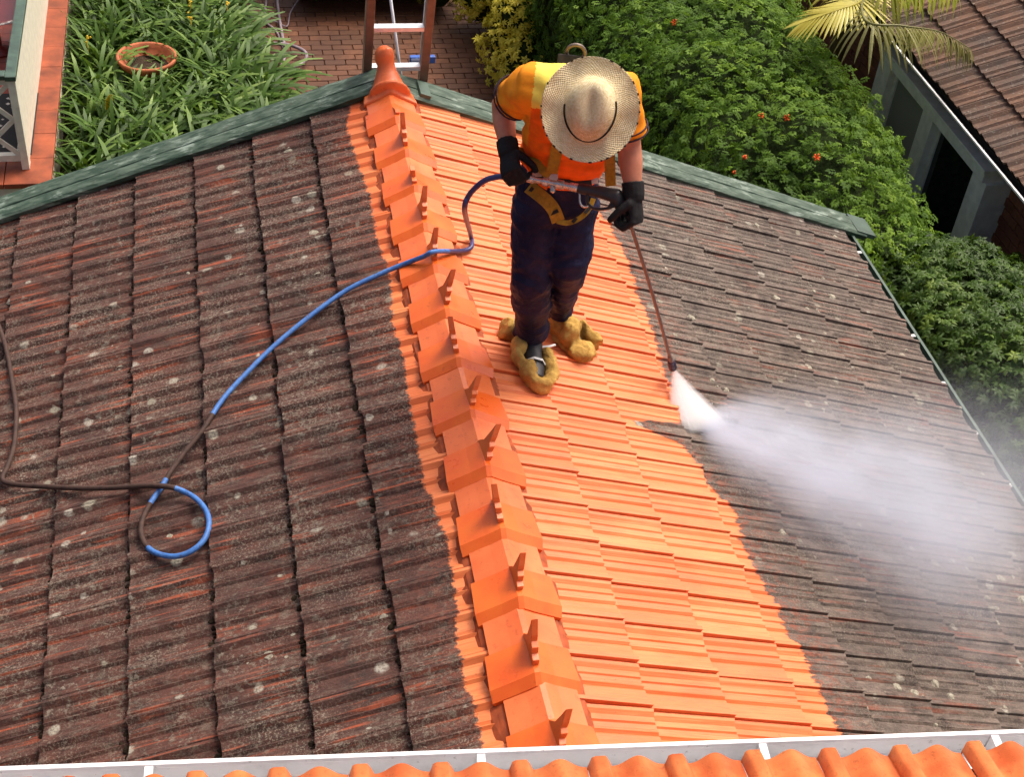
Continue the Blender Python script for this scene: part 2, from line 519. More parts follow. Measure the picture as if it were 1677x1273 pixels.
def far_tile_mat():
    m = NT('old_brown_tile')
    p = m.pos(); x, y, z = m.xyz(p); oi = m.n('ShaderNodeObjectInfo').outputs['Random']
    a = m.noise(p, 3.0, 4, 0.6); b = m.noise(m.scale(p, (14, 40, 14)), 1.0, 4, 0.65)
    c = m.mix(m.rng(a, 0.38, 0.62), (0.105, 0.082, 0.068), (0.165, 0.095, 0.064))
    c = m.mix(m.math('MULTIPLY', oi, 0.45), c, (0.25, 0.115, 0.060))
    c = m.mix(m.rng(b, 0.45, 0.72, 0, 0.8), c, (0.085, 0.06, 0.05))
    c = m.mix(m.rng(m.noise(p, 50, 3), 0.60, 0.70, 0, 0.5), c, (0.36, 0.32, 0.26))
    return m.fin(c, 0.8, 0.25, m.bump(m.noise(p, 70, 4), 0.5, 0.008))
M['far_tile'] = far_tile_mat()

def brick_mat(name, c1, c2, wet=0.0):
    m = NT(name)
    p = m.pos(); oi = m.n('ShaderNodeObjectInfo').outputs['Random']
    a = m.noise(p, 24, 4, 0.6)
    c = m.mix(oi, c1, c2)
    c = m.mix(m.rng(a, 0.45, 0.75, 0, 0.55), c, tuple(v * 0.45 for v in c1))
    big = m.noise(p, 1.3, 3)
    c = m.mix(m.rng(big, 0.42, 0.62, 0, 0.55), c, tuple(v * 0.5 for v in c1))
    return m.fin(c, m.rng(big, 0.35, 0.65, 0.75 - wet * 0.2, 0.75 - wet * 0.45), 0.4, m.bump(m.noise(p, 110, 3), 0.4, 0.004))
M['paver'] = brick_mat('wet_red_brick_paver', (0.105, 0.038, 0.015), (0.180, 0.066, 0.027), 0.3)
M['brick'] = brick_mat('brown_red_brick', (0.24, 0.080, 0.048), (0.37, 0.125, 0.074))
M['joint'] = simple('dirty_sand_joint', (0.040, 0.024, 0.016), 0.9, 0.2, sc=40, vary=0.4)
M['wall_mortar'] = simple('brown_wall_mortar', (0.34, 0.22, 0.17), 0.9, 0.2, sc=40, vary=0.3)
M['soil'] = simple('dark_garden_soil', (0.040, 0.026, 0.016), 0.95, 0.2, sc=8, vary=0.5, bump=0.8, bd=0.03)
M['render'] = simple('cream_render', (0.70, 0.64, 0.48), 0.8, 0.25, sc=4, vary=0.12)
M['cream'] = simple('cream_white_timber_paint', (0.74, 0.72, 0.58), 0.5, 0.4, sc=14, vary=0.12)
M['dark'] = simple('dark_void', (0.012, 0.012, 0.012), 0.6, 0.3)

# ------------------------------------------------------------------ ground, paving
g = MB(); g.add([(-150, -150, 0), (150, -150, 0), (150, 200, 0), (-150, 200, 0)], [(0, 1, 2, 3)])
tag(g.build('ground', M['soil']), kind='structure')
pv = MB(); pv.box((-0.75, 0.2, 0.004), (3.4, 11.0, 0.030))
paving = tag(pv.build('paving', M['joint']), kind='structure')
pb = MB(); pb.box((-0.1115, -0.0535, 0.0), (0.1115, 0.0535, 0.022))
bm = bmesh.new(); me = pb.mesh('paving_brick', M['paver']); bm.from_mesh(me)
bmesh.ops.bevel(bm, geom=[e for e in bm.edges if abs(e.verts[0].co.z - 0.022) < 1e-5 and abs(e.verts[1].co.z - 0.022) < 1e-5], offset=0.005, segments=1, affect='EDGES')
bm.to_mesh(me); bm.free()
rest = MB(); cells = []
for j in range(int(10.6 / 0.115)):
    yy = 0.3 + j * 0.115
    for i in range(-1, 18):
        xx = -0.75 + i * 0.23 + (0.115 if j % 2 else 0)
        if xx < -0.62 or xx > 3.26: continue
        cells.append((xx, yy))
def vis(c):
    v = Vector((c[0], c[1], 0.05)) - CAM
    d = v.dot(_f); px = PW / 2 + FPX * v.dot(CR) / d; py = PH / 2 - FPX * v.dot(CU) / d
    return -20 < py < 190 and 395 < px < 890 and c[1] > 3.2
near = sorted([c for c in cells if vis(c)], key=lambda c: c[1])[:300]
ns = set(near)
for c in cells:
    Mx = Matrix.Translation((c[0], c[1], 0.028 + rng.uniform(0, 0.004))) @ Matrix.Rotation(rng.normal(0, 0.012), 4, 'Z') @ Matrix.Rotation(rng.normal(0, 0.008), 4, 'X')
    if c in ns:
        child_inst('paving_brick', me, Mx, paving)
    else:
        rest.box((-0.1115, -0.0535, 0), (0.1115, 0.0535, 0.022), 0, Mx)
tag(rest.build('paving_brick', M['paver'], paving), kind='stuff')

# ------------------------------------------------------------------ the washed house
house = empty('house', (0, -3.5, 0))
tag(house, 'house with a gabled tile roof half washed bright orange, half still grimy', 'house')
Y_FAR, Y_NEAR = -1.19, -6.25
wl = MB()
wl.box((-2.75, Y_NEAR, 0), (2.75, -1.32, 2.40))
wl.add([(-2.75, -1.32, 2.40), (2.75, -1.32, 2.40), (0, -1.32, 3.42), (-2.75, -1.42, 2.40), (2.75, -1.42, 2.40), (0, -1.42, 3.42)],
       [(0, 1, 2), (5, 4, 3), (0, 2, 5, 3), (1, 4, 5, 2)])
wl.build('wall', M['brick'], house)
rf = MB()
for s in (-1, 1):
    a = [slope_pt(s, 0.0, Y_NEAR, -0.03), slope_pt(s, 3.12, Y_NEAR, -0.03), slope_pt(s, 3.12, Y_FAR, -0.03), slope_pt(s, 0, Y_FAR, -0.03)]
    b = [slope_pt(s, 0.0, Y_NEAR, -0.002), slope_pt(s, 3.12, Y_NEAR, -0.002), slope_pt(s, 3.12, Y_FAR, -0.002), slope_pt(s, 0, Y_FAR, -0.002)]
    rf.add(a + b, [(0, 1, 2, 3), (7, 6, 5, 4), (0, 4, 5, 1), (1, 5, 6, 2), (2, 6, 7, 3)])
roof = rf.build('roof', M['dark'], house)

# one clay tile: local x down the slope, y across, z off the roof
PROF = [(-.5, .004), (-.495, .031), (-.42, .033), (-.34, .012), (-.10, .010), (-.06, .004), (-.01, .013), (.03, .006), (.15, .011), (.17, .005), (.20, .011), (.32, .010), (.40, .020), (.47, .022), (.51, .012)]
def tile_mesh(name, mat, prof=PROF, wd=TILE_W, L0=-0.395, L1=0.0, seed=0, lift=0.020, z0=0.006, cut=None):
    q = MB(); r_ = random.Random(seed)
    k = len(prof)
    v = []
    for x, hz in ((L0, 0.0), (L1, lift)):
        for u, h in prof:
            v.append((x + (r_.uniform(-.003, .003) if x == L1 else 0), u * wd, z0 + hz + h + r_.uniform(-.0008, .0008)))
    for u, h in prof:                         # lower lip of the butt end
        v.append((L1 - 0.004, u * wd, z0 + lift + h - 0.020))
    f = []
    for i in range(k - 1):
        f.append((i, i + k, i + k + 1, i + 1))
        f.append((i + k, i + 2 * k, i + 2 * k + 1, i + k + 1))
    f = [tuple(t) for t in f]
    q.add(v, f)
    me = q.mesh(name, mat)
    bm = bmesh.new(); bm.from_mesh(me)
    bmesh.ops.recalc_face_normals(bm, faces=bm.faces)
    if sum(fc.normal.z for fc in bm.faces) < 0: bmesh.ops.reverse_faces(bm, faces=bm.faces)
    bm.to_mesh(me); bm.free()
    return me
PROF_L = [(-.5, .004), (-.495, .030), (-.42, .032), (-.33, .012), (-.12, .012), (-.07, .005), (-.01, .016), (.04, .005), (.30, .010), (.39, .022), (.46, .024), (.51, .014)]
tiles_me = [tile_mesh('roof_tile', M['roof'], seed=i) for i in range(5)] + [tile_mesh('roof_tile', M['roof'], prof=PROF_L, lift=.036, seed=9 + i) for i in range(5)]
def slope_frame(side):
    X = Vector((side * CT, 0, -ST)); Z = Vector((side * ST, 0, CT)); Yv = Z.cross(X)
    return Matrix((X, Yv, Z)).transposed().to_4x4()
slots = []
for side, d0, ya in ((-1, 0.436, -4.615), (1, 0.417, -4.669)):
    for k in range(9):
        dd = d0 + k * GAUGE
        for j in range(-8, 19):
            yc = ya - TILE_W / 2 + j * TILE_W
            if yc + TILE_W / 2 > Y_FAR + 0.06 or yc < Y_NEAR + 0.05: continue
            c = slope_pt(side, dd - 0.17, yc, 0.02)
            v = c - CAM; dz = v.dot(_f)
            px = PW / 2 + FPX * v.dot(CR) / dz; py = PH / 2 - FPX * v.dot(CU) / dz
            seen = -35 < px < PW + 35 and py < 1245
            slots.append((0 if seen else 1, v.length, side, dd, yc))
slots.sort()
far_tiles = MB()
for n_, (uns, dist, side, dd, yc) in enumerate(slots):
    jit = 1.0 if side < 0 else 0.7
    Mx = Matrix.Translation(slope_pt(side, dd + rng.normal(0, .004 * jit), yc + rng.normal(0, .0012), rng.uniform(-.001, .003) * jit)) @ slope_frame(side) \
        @ Matrix.Rotation(rng.normal(0, .006) * jit, 4, 'Z') @ Matrix.Rotation(rng.normal(0, .012) * jit, 4, 'X') @ Matrix.Rotation(rng.normal(0, .005) * jit, 4, 'Y')
    me = tiles_me[n_ % 5 + (5 if side < 0 else 0)]
    if n_ < 300:
        child_inst('roof_tile', me, Mx, roof)
    else:
        far_tiles.add([Mx @ v.co for v in me.vertices], [tuple(p.vertices) for p in me.polygons])
o = far_tiles.mesh('roof_tile', M['roof'])
tag(link(bpy.data.objects.new('roof_tile', o), roof), kind='stuff')

# moss clumps sitting in the course joints of the left slope, crusts of lichen on the tiles
ms = MB(); ls = MB()
def lump(mb, c, r_, X, Y_, Z_, flat, n=7, sd=0):
    rr = random.Random(sd)
    v = [c + Z_ * r_ * flat]
    for j in range(n):
        a = 2 * math.pi * j / n; q = r_ * rr.uniform(.6, 1.1)
        v.append(c + X * math.cos(a) * q * .75 + Y_ * math.sin(a) * q * .75 + Z_ * r_ * flat * rr.uniform(.5, .8))
    for j in range(n):
        a = 2 * math.pi * (j + .3) / n; q = r_ * rr.uniform(.8, 1.25)
        v.append(c + X * math.cos(a) * q + Y_ * math.sin(a) * q - Z_ * 0.006)
    f = [(0, 1 + j, 1 + (j + 1) % n) for j in range(n)]
    f += [(1 + j, 1 + n + j, 1 + n + (j + 1) % n, 1 + (j + 1) % n) for j in range(n)]
    mb.add(v, f)
for i in range(3200):
    k = rng.integers(0, 8); dd = 0.436 + k * GAUGE + rng.normal(0.010, .008)
    y = rng.uniform(-6.1, -1.25)
    if mnoise.noise(Vector((dd * 3, y * 2.2, 3.0))) < -0.22 - 0.03 * k: continue
    fr = slope_frame(-1).to_3x3()
    lump(ms, slope_pt(-1, dd, y, 0.018), rng.uniform(.008, .020), fr.col[0], fr.col[1], fr.col[2], 0.8, sd=i)
M['moss'] = simple('dark_moss', (0.030, 0.021, 0.013), 0.95, 0.1, sc=60, vary=0.6, bump=0.8, bd=0.006)
M['lichen'] = simple('pale_lichen_crust', (0.36, 0.33, 0.255), 0.95, 0.1, sc=90, vary=0.45, bump=1.0, bd=0.004)
tag(ms.build('moss', M['moss'], roof), kind='stuff')
for i in range(900):
    side = -1 if rng.random() < 0.62 else 1
    y = rng.uniform(-6.0, -1.25) if rng.random() < .7 else rng.uniform(-6.0, -3.9); dd = rng.uniform(0.25, 3.1) if side < 0 else rng.uniform(1.28, 3.1)
    if mnoise.noise(Vector((dd * 1.4, y * 1.4, 8.0 + side))) < -0.05: continue
    fr = slope_frame(side).to_3x3()
    frac = ((dd - (0.436 if side < 0 else 0.417)) / GAUGE) % 1.0
    lump(ls, slope_pt(side, dd, y, 0.018 + 0.02 * frac), float(min(0.034, rng.gamma(2.2, .0052) + .004)), fr.col[0], fr.col[1], fr.col[2], 0.30, n=9, sd=i)
tag(ls.build('lichen', M['lichen'], roof), kind='stuff')

# ridge tiles: angular caps with a collar at the near end and a stepped fin
RS = 0.3302
joints = [-1.2508 - RS * j for j in range(-0, 15)]
CREST = 0.080
def vcap(mb, y0, y1, hw0, hw1, z0, z1, t=0.014, mi=0):
    """angular cap between y0 (far) and y1 (near)"""
    def sec(y, hw, zc):
        e = zc - hw * 0.50
        return [(-hw, y, e), (-hw * .42, y, zc - hw * .21), (-0.010, y, zc - 0.001), (0.010, y, zc - 0.001), (hw * .42, y, zc - hw * .21), (hw, y, e), (hw - .006, y, e - t), (0, y, zc - t * 1.6), (-hw + .006, y, e - t)]
    a = sec(y0, hw0, z0); b = sec(y1, hw1, z1)
    n = 9
    f = [(i, (i + 1) % n, (i + 1) % n + n, i + n) for i in range(n)] + [tuple(range(n - 1, -1, -1)), tuple(range(n, 2 * n))]
    mb.add(a + b, f, mi)
for j in range(len(joints) - 1):
    ya, yb = joints[j], joints[j + 1]
    L = ya - yb
    q = MB()
    vcap(q, ya + 0.045, yb + 0.052, .128, .134, CREST - .010, CREST + .002)
    vcap(q, yb + 0.170, yb + .022, .148, .158, CREST + .004, CREST + .016, mi=1)
    vcap(q, yb + 0.022, yb - .016, .158, .152, CREST + .016, CREST - .008, mi=1)
    cy = yb + 0.052
    sc = rng.uniform(.78, 1.08); fl = rng.normal(0, .03)
    rt = q.build('ridge_tile', [M['ridge'], M['collar']], roof)
    rt.location = (rng.normal(0, .003), 0, RIDGE_Z + rng.normal(0, .002))
    poly = [(0.02, -.012), (0.022, .034), (.046, .040), (.048, .066), (.070, .074), (.074, .096), (.098, .150), (.108, .100), (.122, .045), (.160, .004), (.165, -.012)]
    if j == 2: poly = [(0.00, -.012), (0.004, .034), (.040, .038), (.042, .082), (.090, .088), (.094, .050), (.12, .02), (.150, -.012)]
    if j == 0: poly = [(0.00, -.012), (0.004, .03), (.04, .03), (.10, .01), (.12, -.012)]
    fin = MB(); fin.prism([(fl * (b / .12), cy - 0.02 + a * sc, CREST + b * sc) for a, b in poly], (1, 0, 0), 0.024)
    fin.build('crest_fin', M['ridge'], rt, bevel=0.0025)
bedding = MB()
for s in (-1, 1):
    pts0 = [(s * .172, Y_FAR, -.040), (s * .150, Y_FAR, -.018), (s * .135, Y_FAR, -.008), (s * .05, Y_FAR, .01)]
    k = 40
    v = []
    for i in range(k + 1):
        y = Y_FAR + (Y_NEAR - Y_FAR) * i / k
        for a, _, b in pts0:
            v.append((a + rng.normal(0, .003), y, b + rng.normal(0, .002)))
    f = [(i * 4 + c, i * 4 + c + 1, (i + 1) * 4 + c + 1, (i + 1) * 4 + c) for i in range(k) for c in range(3)]
    bedding.add(v, f)
bo = bedding.build('mortar_bedding', M['mortar'], roof)
bo.location = (0, 0, RIDGE_Z)
# finial: a ridge end that sweeps up into a rounded horn
fb = MB()
tip = at_y(630, 84, -1.12) - Vector((0, 0, RIDGE_Z))
neck = [Vector((0, -1.27, .035)), Vector((0, -1.21, .055)), Vector((-.004, -1.165, .11)), Vector((-.008, -1.135, .17)), Vector((tip.x * .8, -1.12, .235)), Vector((tip.x, -1.115, tip.z - .045)), Vector((tip.x, -1.115, tip.z))]
fb.tube(spline(neck, 4), [(.115 - .001, .075)] + [max(.045, a) for a in np.interp(np.linspace(0, 1, 24), [0, .2, .4, .6, .75, .9, 1], [.12, .085, .052, .042, .042, .050, .036])], n=18)
fb.ball((tip.x, -1.115, tip.z - .035), (.056, .056, .066), 16)
vcap(fb, -1.10, -1.30, .12, .150, CREST + .0, CREST + .012, t=.03)
fo = fb.fuse('finial', M['ridge'], roof, 0.009, 3)
fo.location = (0, 0, RIDGE_Z)

# bargeboards: broad green timber cappings with a board below, each on its own slope
for s, nm in ((-1, 'b'), (1, 'b')):
    q = MB()
    n_ = 34
    d0, d1 = 0.02, 3.30
    prof = [(-1.215, .020), (-1.222, .052), (-1.205, .064), (-1.135, .066), (-1.132, .060), (-1.128, .060), (-1.125, .067), (-1.050, .070), (-1.046, .062), (-1.000, .060), (-.985, .052), (-.982, -.16), (-1.015, -.16), (-1.020, .030)]
    v = []; f = []
    for i in range(n_ + 1):
        d = d0 + (d1 - d0) * i / n_
        for (y, h) in prof:
            v.append(slope_pt(s, d, y + rng.normal(0, .0015), h + rng.normal(0, .0015) + (.022 if s < 0 and h > 0 else 0)))
    k = len(prof)
    for i in range(n_):
        for c in range(k):
            f.append((i * k + c, i * k + (c + 1) % k, (i + 1) * k + (c + 1) % k, (i + 1) * k + c))
    f.append(tuple(range(k))); f.append(tuple(n_ * k + c for c in range(k))[::-1])
    q.add(v, f)
    bg_ = q.build('bargeboard', M['green'], house)
    if s > 0:
        e = MB()
        a = slope_pt(1, 3.20, -1.27, .055); 
        e.box((.02, .06, -.015), (.17, .26, .015), 0, Matrix.Translation(a) @ slope_frame(1))
        e.build('end_flashing', M['green_dark'], bg_, bevel=.004)
        b_ = MB()
        b_.box((.16, -.075, .05), (.225, .075, .085), 0, Matrix.Translation(slope_pt(1, 0, -1.13, 0)) @ slope_frame(1))
        b_.build('joint_strap', M['green_dark'], bg_, bevel=.003)
# eaves gutters
for s in (-1, 1):
    q = MB()
    xg, zg = s * (3.135 * CT), RIDGE_Z - 3.17 * ST
    prof = [(0.0, -.01), (0.0, -.075), (.052, -.075), (.058, .0), (.078, .004), (.080, .020), (.060, .024), (.050, -.068), (.006, -.068), (.006, -.01)]
    v = []
    for y in (-1.06, Y_NEAR):
        for a, h in prof: v.append((xg + s * a, y, zg + h))
    k = len(prof)
    q.add(v, [(c, (c + 1) % k, (c + 1) % k + k, c + k) for c in range(k)] + [tuple(range(k)), tuple(range(2 * k - 1, k - 1, -1))])
    gt = q.build('eaves_gutter', M['green_dark'], house)
    for py_, px_ in ((417, 1403), (554, 1491), (636, 1556), (714, 1595), (800, 1650)) if s > 0 else ():
        c = on_roof(px_, py_, 1, 0.0)
        b_ = MB(); b_.box((xg - .045, c.y - .012, zg + .014), (xg + .062, c.y + .012, zg + .020))
        b_.build('gutter_strap', M['zinc'], gt)

# ------------------------------------------------------------------ the taller house the picture is taken from
uhouse = empty('house', (0, -8.5, 0))
tag(uhouse, 'upper house with bright corrugated terracotta tiles and white eaves gutter in the foreground', 'house')
_A, _B = at_z(0, 1256, 4.21), at_z(1677, 1195, 4.21)
UX = (_B - _A).normalized(); UB = Vector((UX.y, -UX.x, 0))   # along the gutter, back towards the camera
UO = _A.lerp(_B, .5) - Vector((0, 0, .01))                                                         # outer lip of the gutter
UF = Matrix((UX, -UB, Vector((0, 0, 1)))).transposed().to_4x4(); UF.translation = UO      # local: x along, -y back, z up
q = MB()
prof = [(0, 0), (.0, .010), (-.012, .010), (-.014, .0), (-.010, -.012), (-.012, -.075), (-.118, -.080), (-.124, .0), (-.136, .004), (-.134, -.088), (-.004, -.088)]
def extr(mb, prof, x0, x1, M_, mi=0):
    k = len(prof)
    v = [M_ @ Vector((x, a, b)) for x in (x0, x1) for a, b in prof]
    mb.add(v, [(c, (c + 1) % k, (c + 1) % k + k, c + k) for c in range(k)] + [tuple(range(k)), tuple(range(2 * k - 1, k - 1, -1))], mi)
extr(q, prof, -4.2, 4.6, UF)
ug = q.build('eaves_gutter', M['white'], uhouse)
for px_ in (247, 787, 1252, 1640, -300):
    d = ray(px_, 1235); t = (4.2 - CAM.z) / d.z; x = (UF.inverted() @ (CAM + d * t)).x
    b_ = MB(); b_.box((x - .011, -.126, .002), (x + .011, -.002, .006), 0, UF); b_.box((x - .011, -.016, -.06), (x + .011, -.0125, .002), 0, UF)
    b_.box((x - .011, -.117, -.0795), (x + .011, -.012, -.071), 0, UF)
    b_.build('gutter_bracket', M['white'], ug)
lt = MB()
for i in range(170):
    x = rng.uniform(-1.7, 1.6) if i < 110 else rng.normal(.10, .10)
    c = UF @ Vector((x, rng.uniform(-.10, -.016), -.073)); a = rng.uniform(0, 6.28); r_ = rng.uniform(.002, .007)
    u_ = UX * math.cos(a) - UB * math.sin(a); w_ = UX * math.sin(a) + UB * math.cos(a)
    lt.add([c - u_ * r_, c + w_ * r_ * .5 + Vector((0, 0, .003)), c + u_ * r_, c - w_ * r_ * .5 + Vector((0, 0, .002))], [(0, 1, 2, 3)])
tag(lt.build('leaf_litter', simple('dead_leaf_litter', (0.06, 0.035, 0.02), .9, .1, vary=.5), ug), kind='stuff')
q = MB()
q.box((-4.2, -.165, -.20), (4.6, -.142, .02), 0, UF)
q.build('fascia', M['white'], uhouse)
q = MB(); q.box((-4.0, -6.5, -4.19), (4.4, -.55, -.06), 0, UF); q.build('wall', M['render'], uhouse)
UP = R(21)
URF = UF @ Matrix.Translation((0, -.086, .002)) @ Matrix.Rotation(-UP, 4, 'X')    # local -y climbs the roof
q = MB(); q.box((-4.2, -4.5, -.05), (4.6, -.03, -.012), 0, URF); uroof = q.build('roof', M['dark'], uhouse)
def wave_tile(name, W=.214, L=.36):
    q = MB(); us = np.linspace(0, 1, 23)
    def h(u):
        if u < .30: b = .034 * min(1, min(u, .30 - u) / .055) ** .8 + (.0025 if int(u * 46) % 2 else 0)
        else: b = .034 * max(0, math.sin((u - .30) / .70 * math.pi * 2 - math.pi * .5) * .5 + .5) ** 1.3 * .9 if .30 <= u <= 1 else 0
        return b
    v = []
    for y, z in ((-L, 0), (0, .022)):
        v += [((u - .5) * W, y, z + h(u)) for u in us]
    v += [((u - .5) * W, .0, .022 + h(u) - .018) for u in us]
    k = len(us)
    f = [(i, i + k, i + k + 1, i + 1) for i in range(k - 1)] + [(i + k, i + 2 * k, i + 2 * k + 1, i + k + 1) for i in range(k - 1)]
    q.add(v, f)
    me = q.mesh(name, M['front_tile'])
    bm = bmesh.new(); bm.from_mesh(me); bmesh.ops.recalc_face_normals(bm, faces=bm.faces)
    if sum(fc.normal.z for fc in bm.faces) < 0: bmesh.ops.reverse_faces(bm, faces=bm.faces)
    bm.to_mesh(me); bm.free()
    me.polygons.foreach_set('use_smooth', [True] * (k - 1) + [False] * (k - 1))
    return me
wt = wave_tile('roof_tile')
for r_ in range(3):
    for j in range(-9, 10):
        Mx = URF @ Matrix.Translation((j * .214 + .02 + rng.normal(0, .002), -.33 * r_ + rng.normal(0, .003), rng.uniform(0, .003))) @ Matrix.Rotation(rng.normal(0, .008), 4, 'Z') @ Matrix.Rotation(rng.normal(0, .01), 4, 'Y')
        child_inst('roof_tile', wt, Mx, uroof)

# ------------------------------------------------------------------ the brick house on the right
nh = empty('house', (6.5, 1.0, 0))
tag(nh, 'brown brick neighbouring house with grey window frame and old brown tile roof', 'house')
EX, EZ, NP = 4.86, 2.2, R(22)
WX = 5.25
q = MB()
q.box((WX + .012, -5, 0), (10.5, .62, 2.15)); q.box((WX + .012, 2.72, 0), (10.5, 8, 2.15)); q.box((WX + .012, .62, 0), (10.5, 2.72, .70)); q.box((WX + .012, .62, 1.80), (10.5, 2.72, 2.15)); q.box((WX + .5, .62, .70), (10.5, 2.72, 1.80))
nwall = q.build('wall', M['wall_mortar'], nh)
bk = MB(); bk.box((-.006, -.111, -.036), (.016, .111, .036)); bme = bk.mesh('brick', M['brick'])
others = MB(); cand = []
for j in range(24):
    zc = .06 + j * .0860
    for i in range(34):
        yc = -1.9 + i * .232 + (.116 if j % 2 else 0)
        if .50 < yc < 2.84 and .66 < zc < 1.84: continue
        c = Vector((WX, yc, zc)); v = c - CAM; dz = v.dot(_f); px = PW / 2 + FPX * v.dot(CR) / dz; py = PH / 2 - FPX * v.dot(CU) / dz
        cand.append((0 if (px < PW + 15 and -15 < py < 470 and yc < 4.4 and zc > .5) else 1, v.length, yc, zc))
cand.sort()
for n_, (uns, _d, yc, zc) in enumerate(cand):
    Mx = Matrix.Translation((WX + rng.uniform(0, .004), yc, zc)) @ Matrix.Rotation(rng.normal(0, .006), 4, 'X')
    if n_ < 300 and not uns: child_inst('brick', bme, Mx, nwall)
    else: others.add([Mx @ v.co for v in bme.vertices], [tuple(p.vertices) for p in bme.polygons])
tag(link(bpy.data.objects.new('brick', others.mesh('brick', M['brick'])), nwall), kind='stuff')
M['frame'] = simple('blue_grey_frame_paint', (0.84, 0.84, 0.82), 0.5, 0.4, sc=12, vary=0.12)
M['glass'] = NT('dark_window_glass').fin((0.012, 0.014, 0.016), 0.06, 0.6)
q = MB()
WFX = 5.07
y0, y1, z0, z1 = .53, 2.50, .66, 1.80
q.box((WFX - .07, y0 - .06, z1 - .03), (WX + .10, y1 + .06, z1 + .07)); q.box((WFX - .10, y0 - .09, z1 + .071), (WX + .10, y1 + .09, z1 + .10))
for ya, wd in ((y0 + .02, .23), (1.55, .20), (y1 - .02, .23)):
    q.box((WFX - .045, ya - wd / 2, z0), (WX + .08, ya + wd / 2, z1 - .031))
q.box((WFX - .09, y0 - .08, z0 - .06), (WX + .1, y1 + .08, z0 - .001))
wf = q.build('window', M['frame'], nh, bevel=.005)
M['screen'] = simple('grey_insect_screen', (0.30, 0.30, 0.28), 0.7, 0.3, sc=200, vary=.3)
for ya, yb in ((.666, 1.449), (1.651, 2.364)):
    s_ = MB()
    for a, b in (((ya, z0), (ya + .05, z1 - .03)), ((yb - .05, z0), (yb, z1 - .03)), ((ya + .051, z0), (yb - .051, z0 + .05)), ((ya + .051, z1 - .09), (yb - .051, z1 - .031))):
        s_.box((WFX + .02, a[0], a[1]), (WFX + .06, b[0], b[1]))
    s_.build('sash', M['frame'], wf)
    p_ = MB(); p_.box((WFX + .035, ya + .051, z0 + .051), (WFX + .042, yb - .051, z1 - .091)); p_.build('pane', M['glass'] if ya < 1 else M['screen'], wf)
q = MB(); q.box((EX + .055, -4.8, EZ - .075), (EX + .085, 7.8, EZ - .01)); q.box((EX + .086, -4.8, EZ - .075), (WX, 7.8, EZ - .060))
q.build('fascia', M['dark'], nh)
q = MB()
prof = [(0, 0), (-.002, .010), (-.016, .008), (-.014, -.010), (.000, -.018), (.03, -.040), (.075, -.04), (.075, 0), (.083, 0), (.083, -.046), (.02, -.046)]
v = [Vector((EX - .085 + a, y, EZ - .004 + b)) for y in (-4.8, 7.8) for a, b in prof]; k = len(prof)
q.add(v, [(c, (c + 1) % k, (c + 1) % k + k, c + k) for c in range(k)])
M['gutter_brown'] = simple('dull_white_gutter_edge', (0.80, 0.78, 0.75), 0.4, 0.4, sc=6, vary=0.2)
q.m = [1 if c in (0, 1, 2) else 0 for c in range(k)]
q.build('eaves_gutter', [M['dark'], M['gutter_brown']], nh)
NF = Matrix((Vector((-math.cos(NP), 0, -math.sin(NP))), Vector((0, -1, 0)), Vector((-math.sin(NP), 0, math.cos(NP))))).transposed().to_4x4()
q = MB(); NFo = Matrix.Translation((EX, 0, EZ)) @ NF
q.box((-5.2, -7.8, -.04), (-.02, 4.8, -.006), 0, NFo); nroof = q.build('roof', M['dark'], nh)
ntile = [tile_mesh('roof_tile', M['far_tile'], seed=40 + i, wd=.205, L0=-.41, lift=.03, prof=[(-.5, .0), (-.5, .036), (-.42, .044), (-.30, .020), (-.10, .014), (-.02, .030), (.06, .034), (.14, .016), (.32, .014), (.42, .036), (.47, .042), (.51, .03)]) for i in range(3)]
for k_ in range(9):
    for j in range(-5, 28):
        c = NFo @ Vector((.03 - .345 * k_, -j * .205 - .1, .0))
        v = c - CAM; dz = v.dot(_f); px = PW / 2 + FPX * v.dot(CR) / dz; py = PH / 2 - FPX * v.dot(CU) / dz
        if px > PW + 50 or py < -60: continue
        Mx = NFo @ Matrix.Translation((.03 - .345 * k_ + rng.normal(0, .004), -j * .205 - .1, rng.uniform(0, .005))) @ Matrix.Rotation(rng.normal(0, .008), 4, 'Z') @ Matrix.Rotation(rng.normal(0, .012), 4, 'X')
        child_inst('roof_tile', random.choice(ntile), Mx, nroof)

# ------------------------------------------------------------------ veranda on the left
vd_ = empty('veranda', (-3.5, 4.0, 0))
tag(vd_, 'raised veranda with red floor and cream lattice balustrade under a green handrail', 'veranda')
VX, VY, VZ = -2.37, 2.89, .50
M['floor_red'] = simple('red_oxide_floor', (0.30, 0.055, 0.026), 0.5, 0.4, sc=5, vary=0.45, bump=0.2)
M['edge_red'] = simple('terracotta_floor_edge', (0.25, 0.058, 0.022), 0.65, 0.35, sc=4, vary=0.5, bump=0.2)
q = MB(); q.box((-6.5, VY + .03, 0), (VX - .03, 10, VZ - .055)); q.build('base_wall', M['render'], vd_)
q = MB(); q.box((-6.5, VY + .40, VZ - .054), (VX - .40, 10, VZ - .004)); q.build('floor', M['floor_red'], vd_)
for i in range(14):           # edge tiles along the side, then along the front
    q = MB(); ya = VY + .001 + i * .42; q.box((VX - .395, ya, VZ - .050), (VX, ya + .4185, VZ + rng.uniform(-.001, .002))); q.build('edge_tile', M['edge_red'], vd_, bevel=.006)
for i in range(4):
    q = MB(); xa = VX - .40 - (i + 1) * .42; q.box((xa, VY + .001, VZ - .050), (xa + .4185, VY + .395, VZ + rng.uniform(-.001, .002))); q.build('edge_tile', M['edge_red'], vd_, bevel=.006)
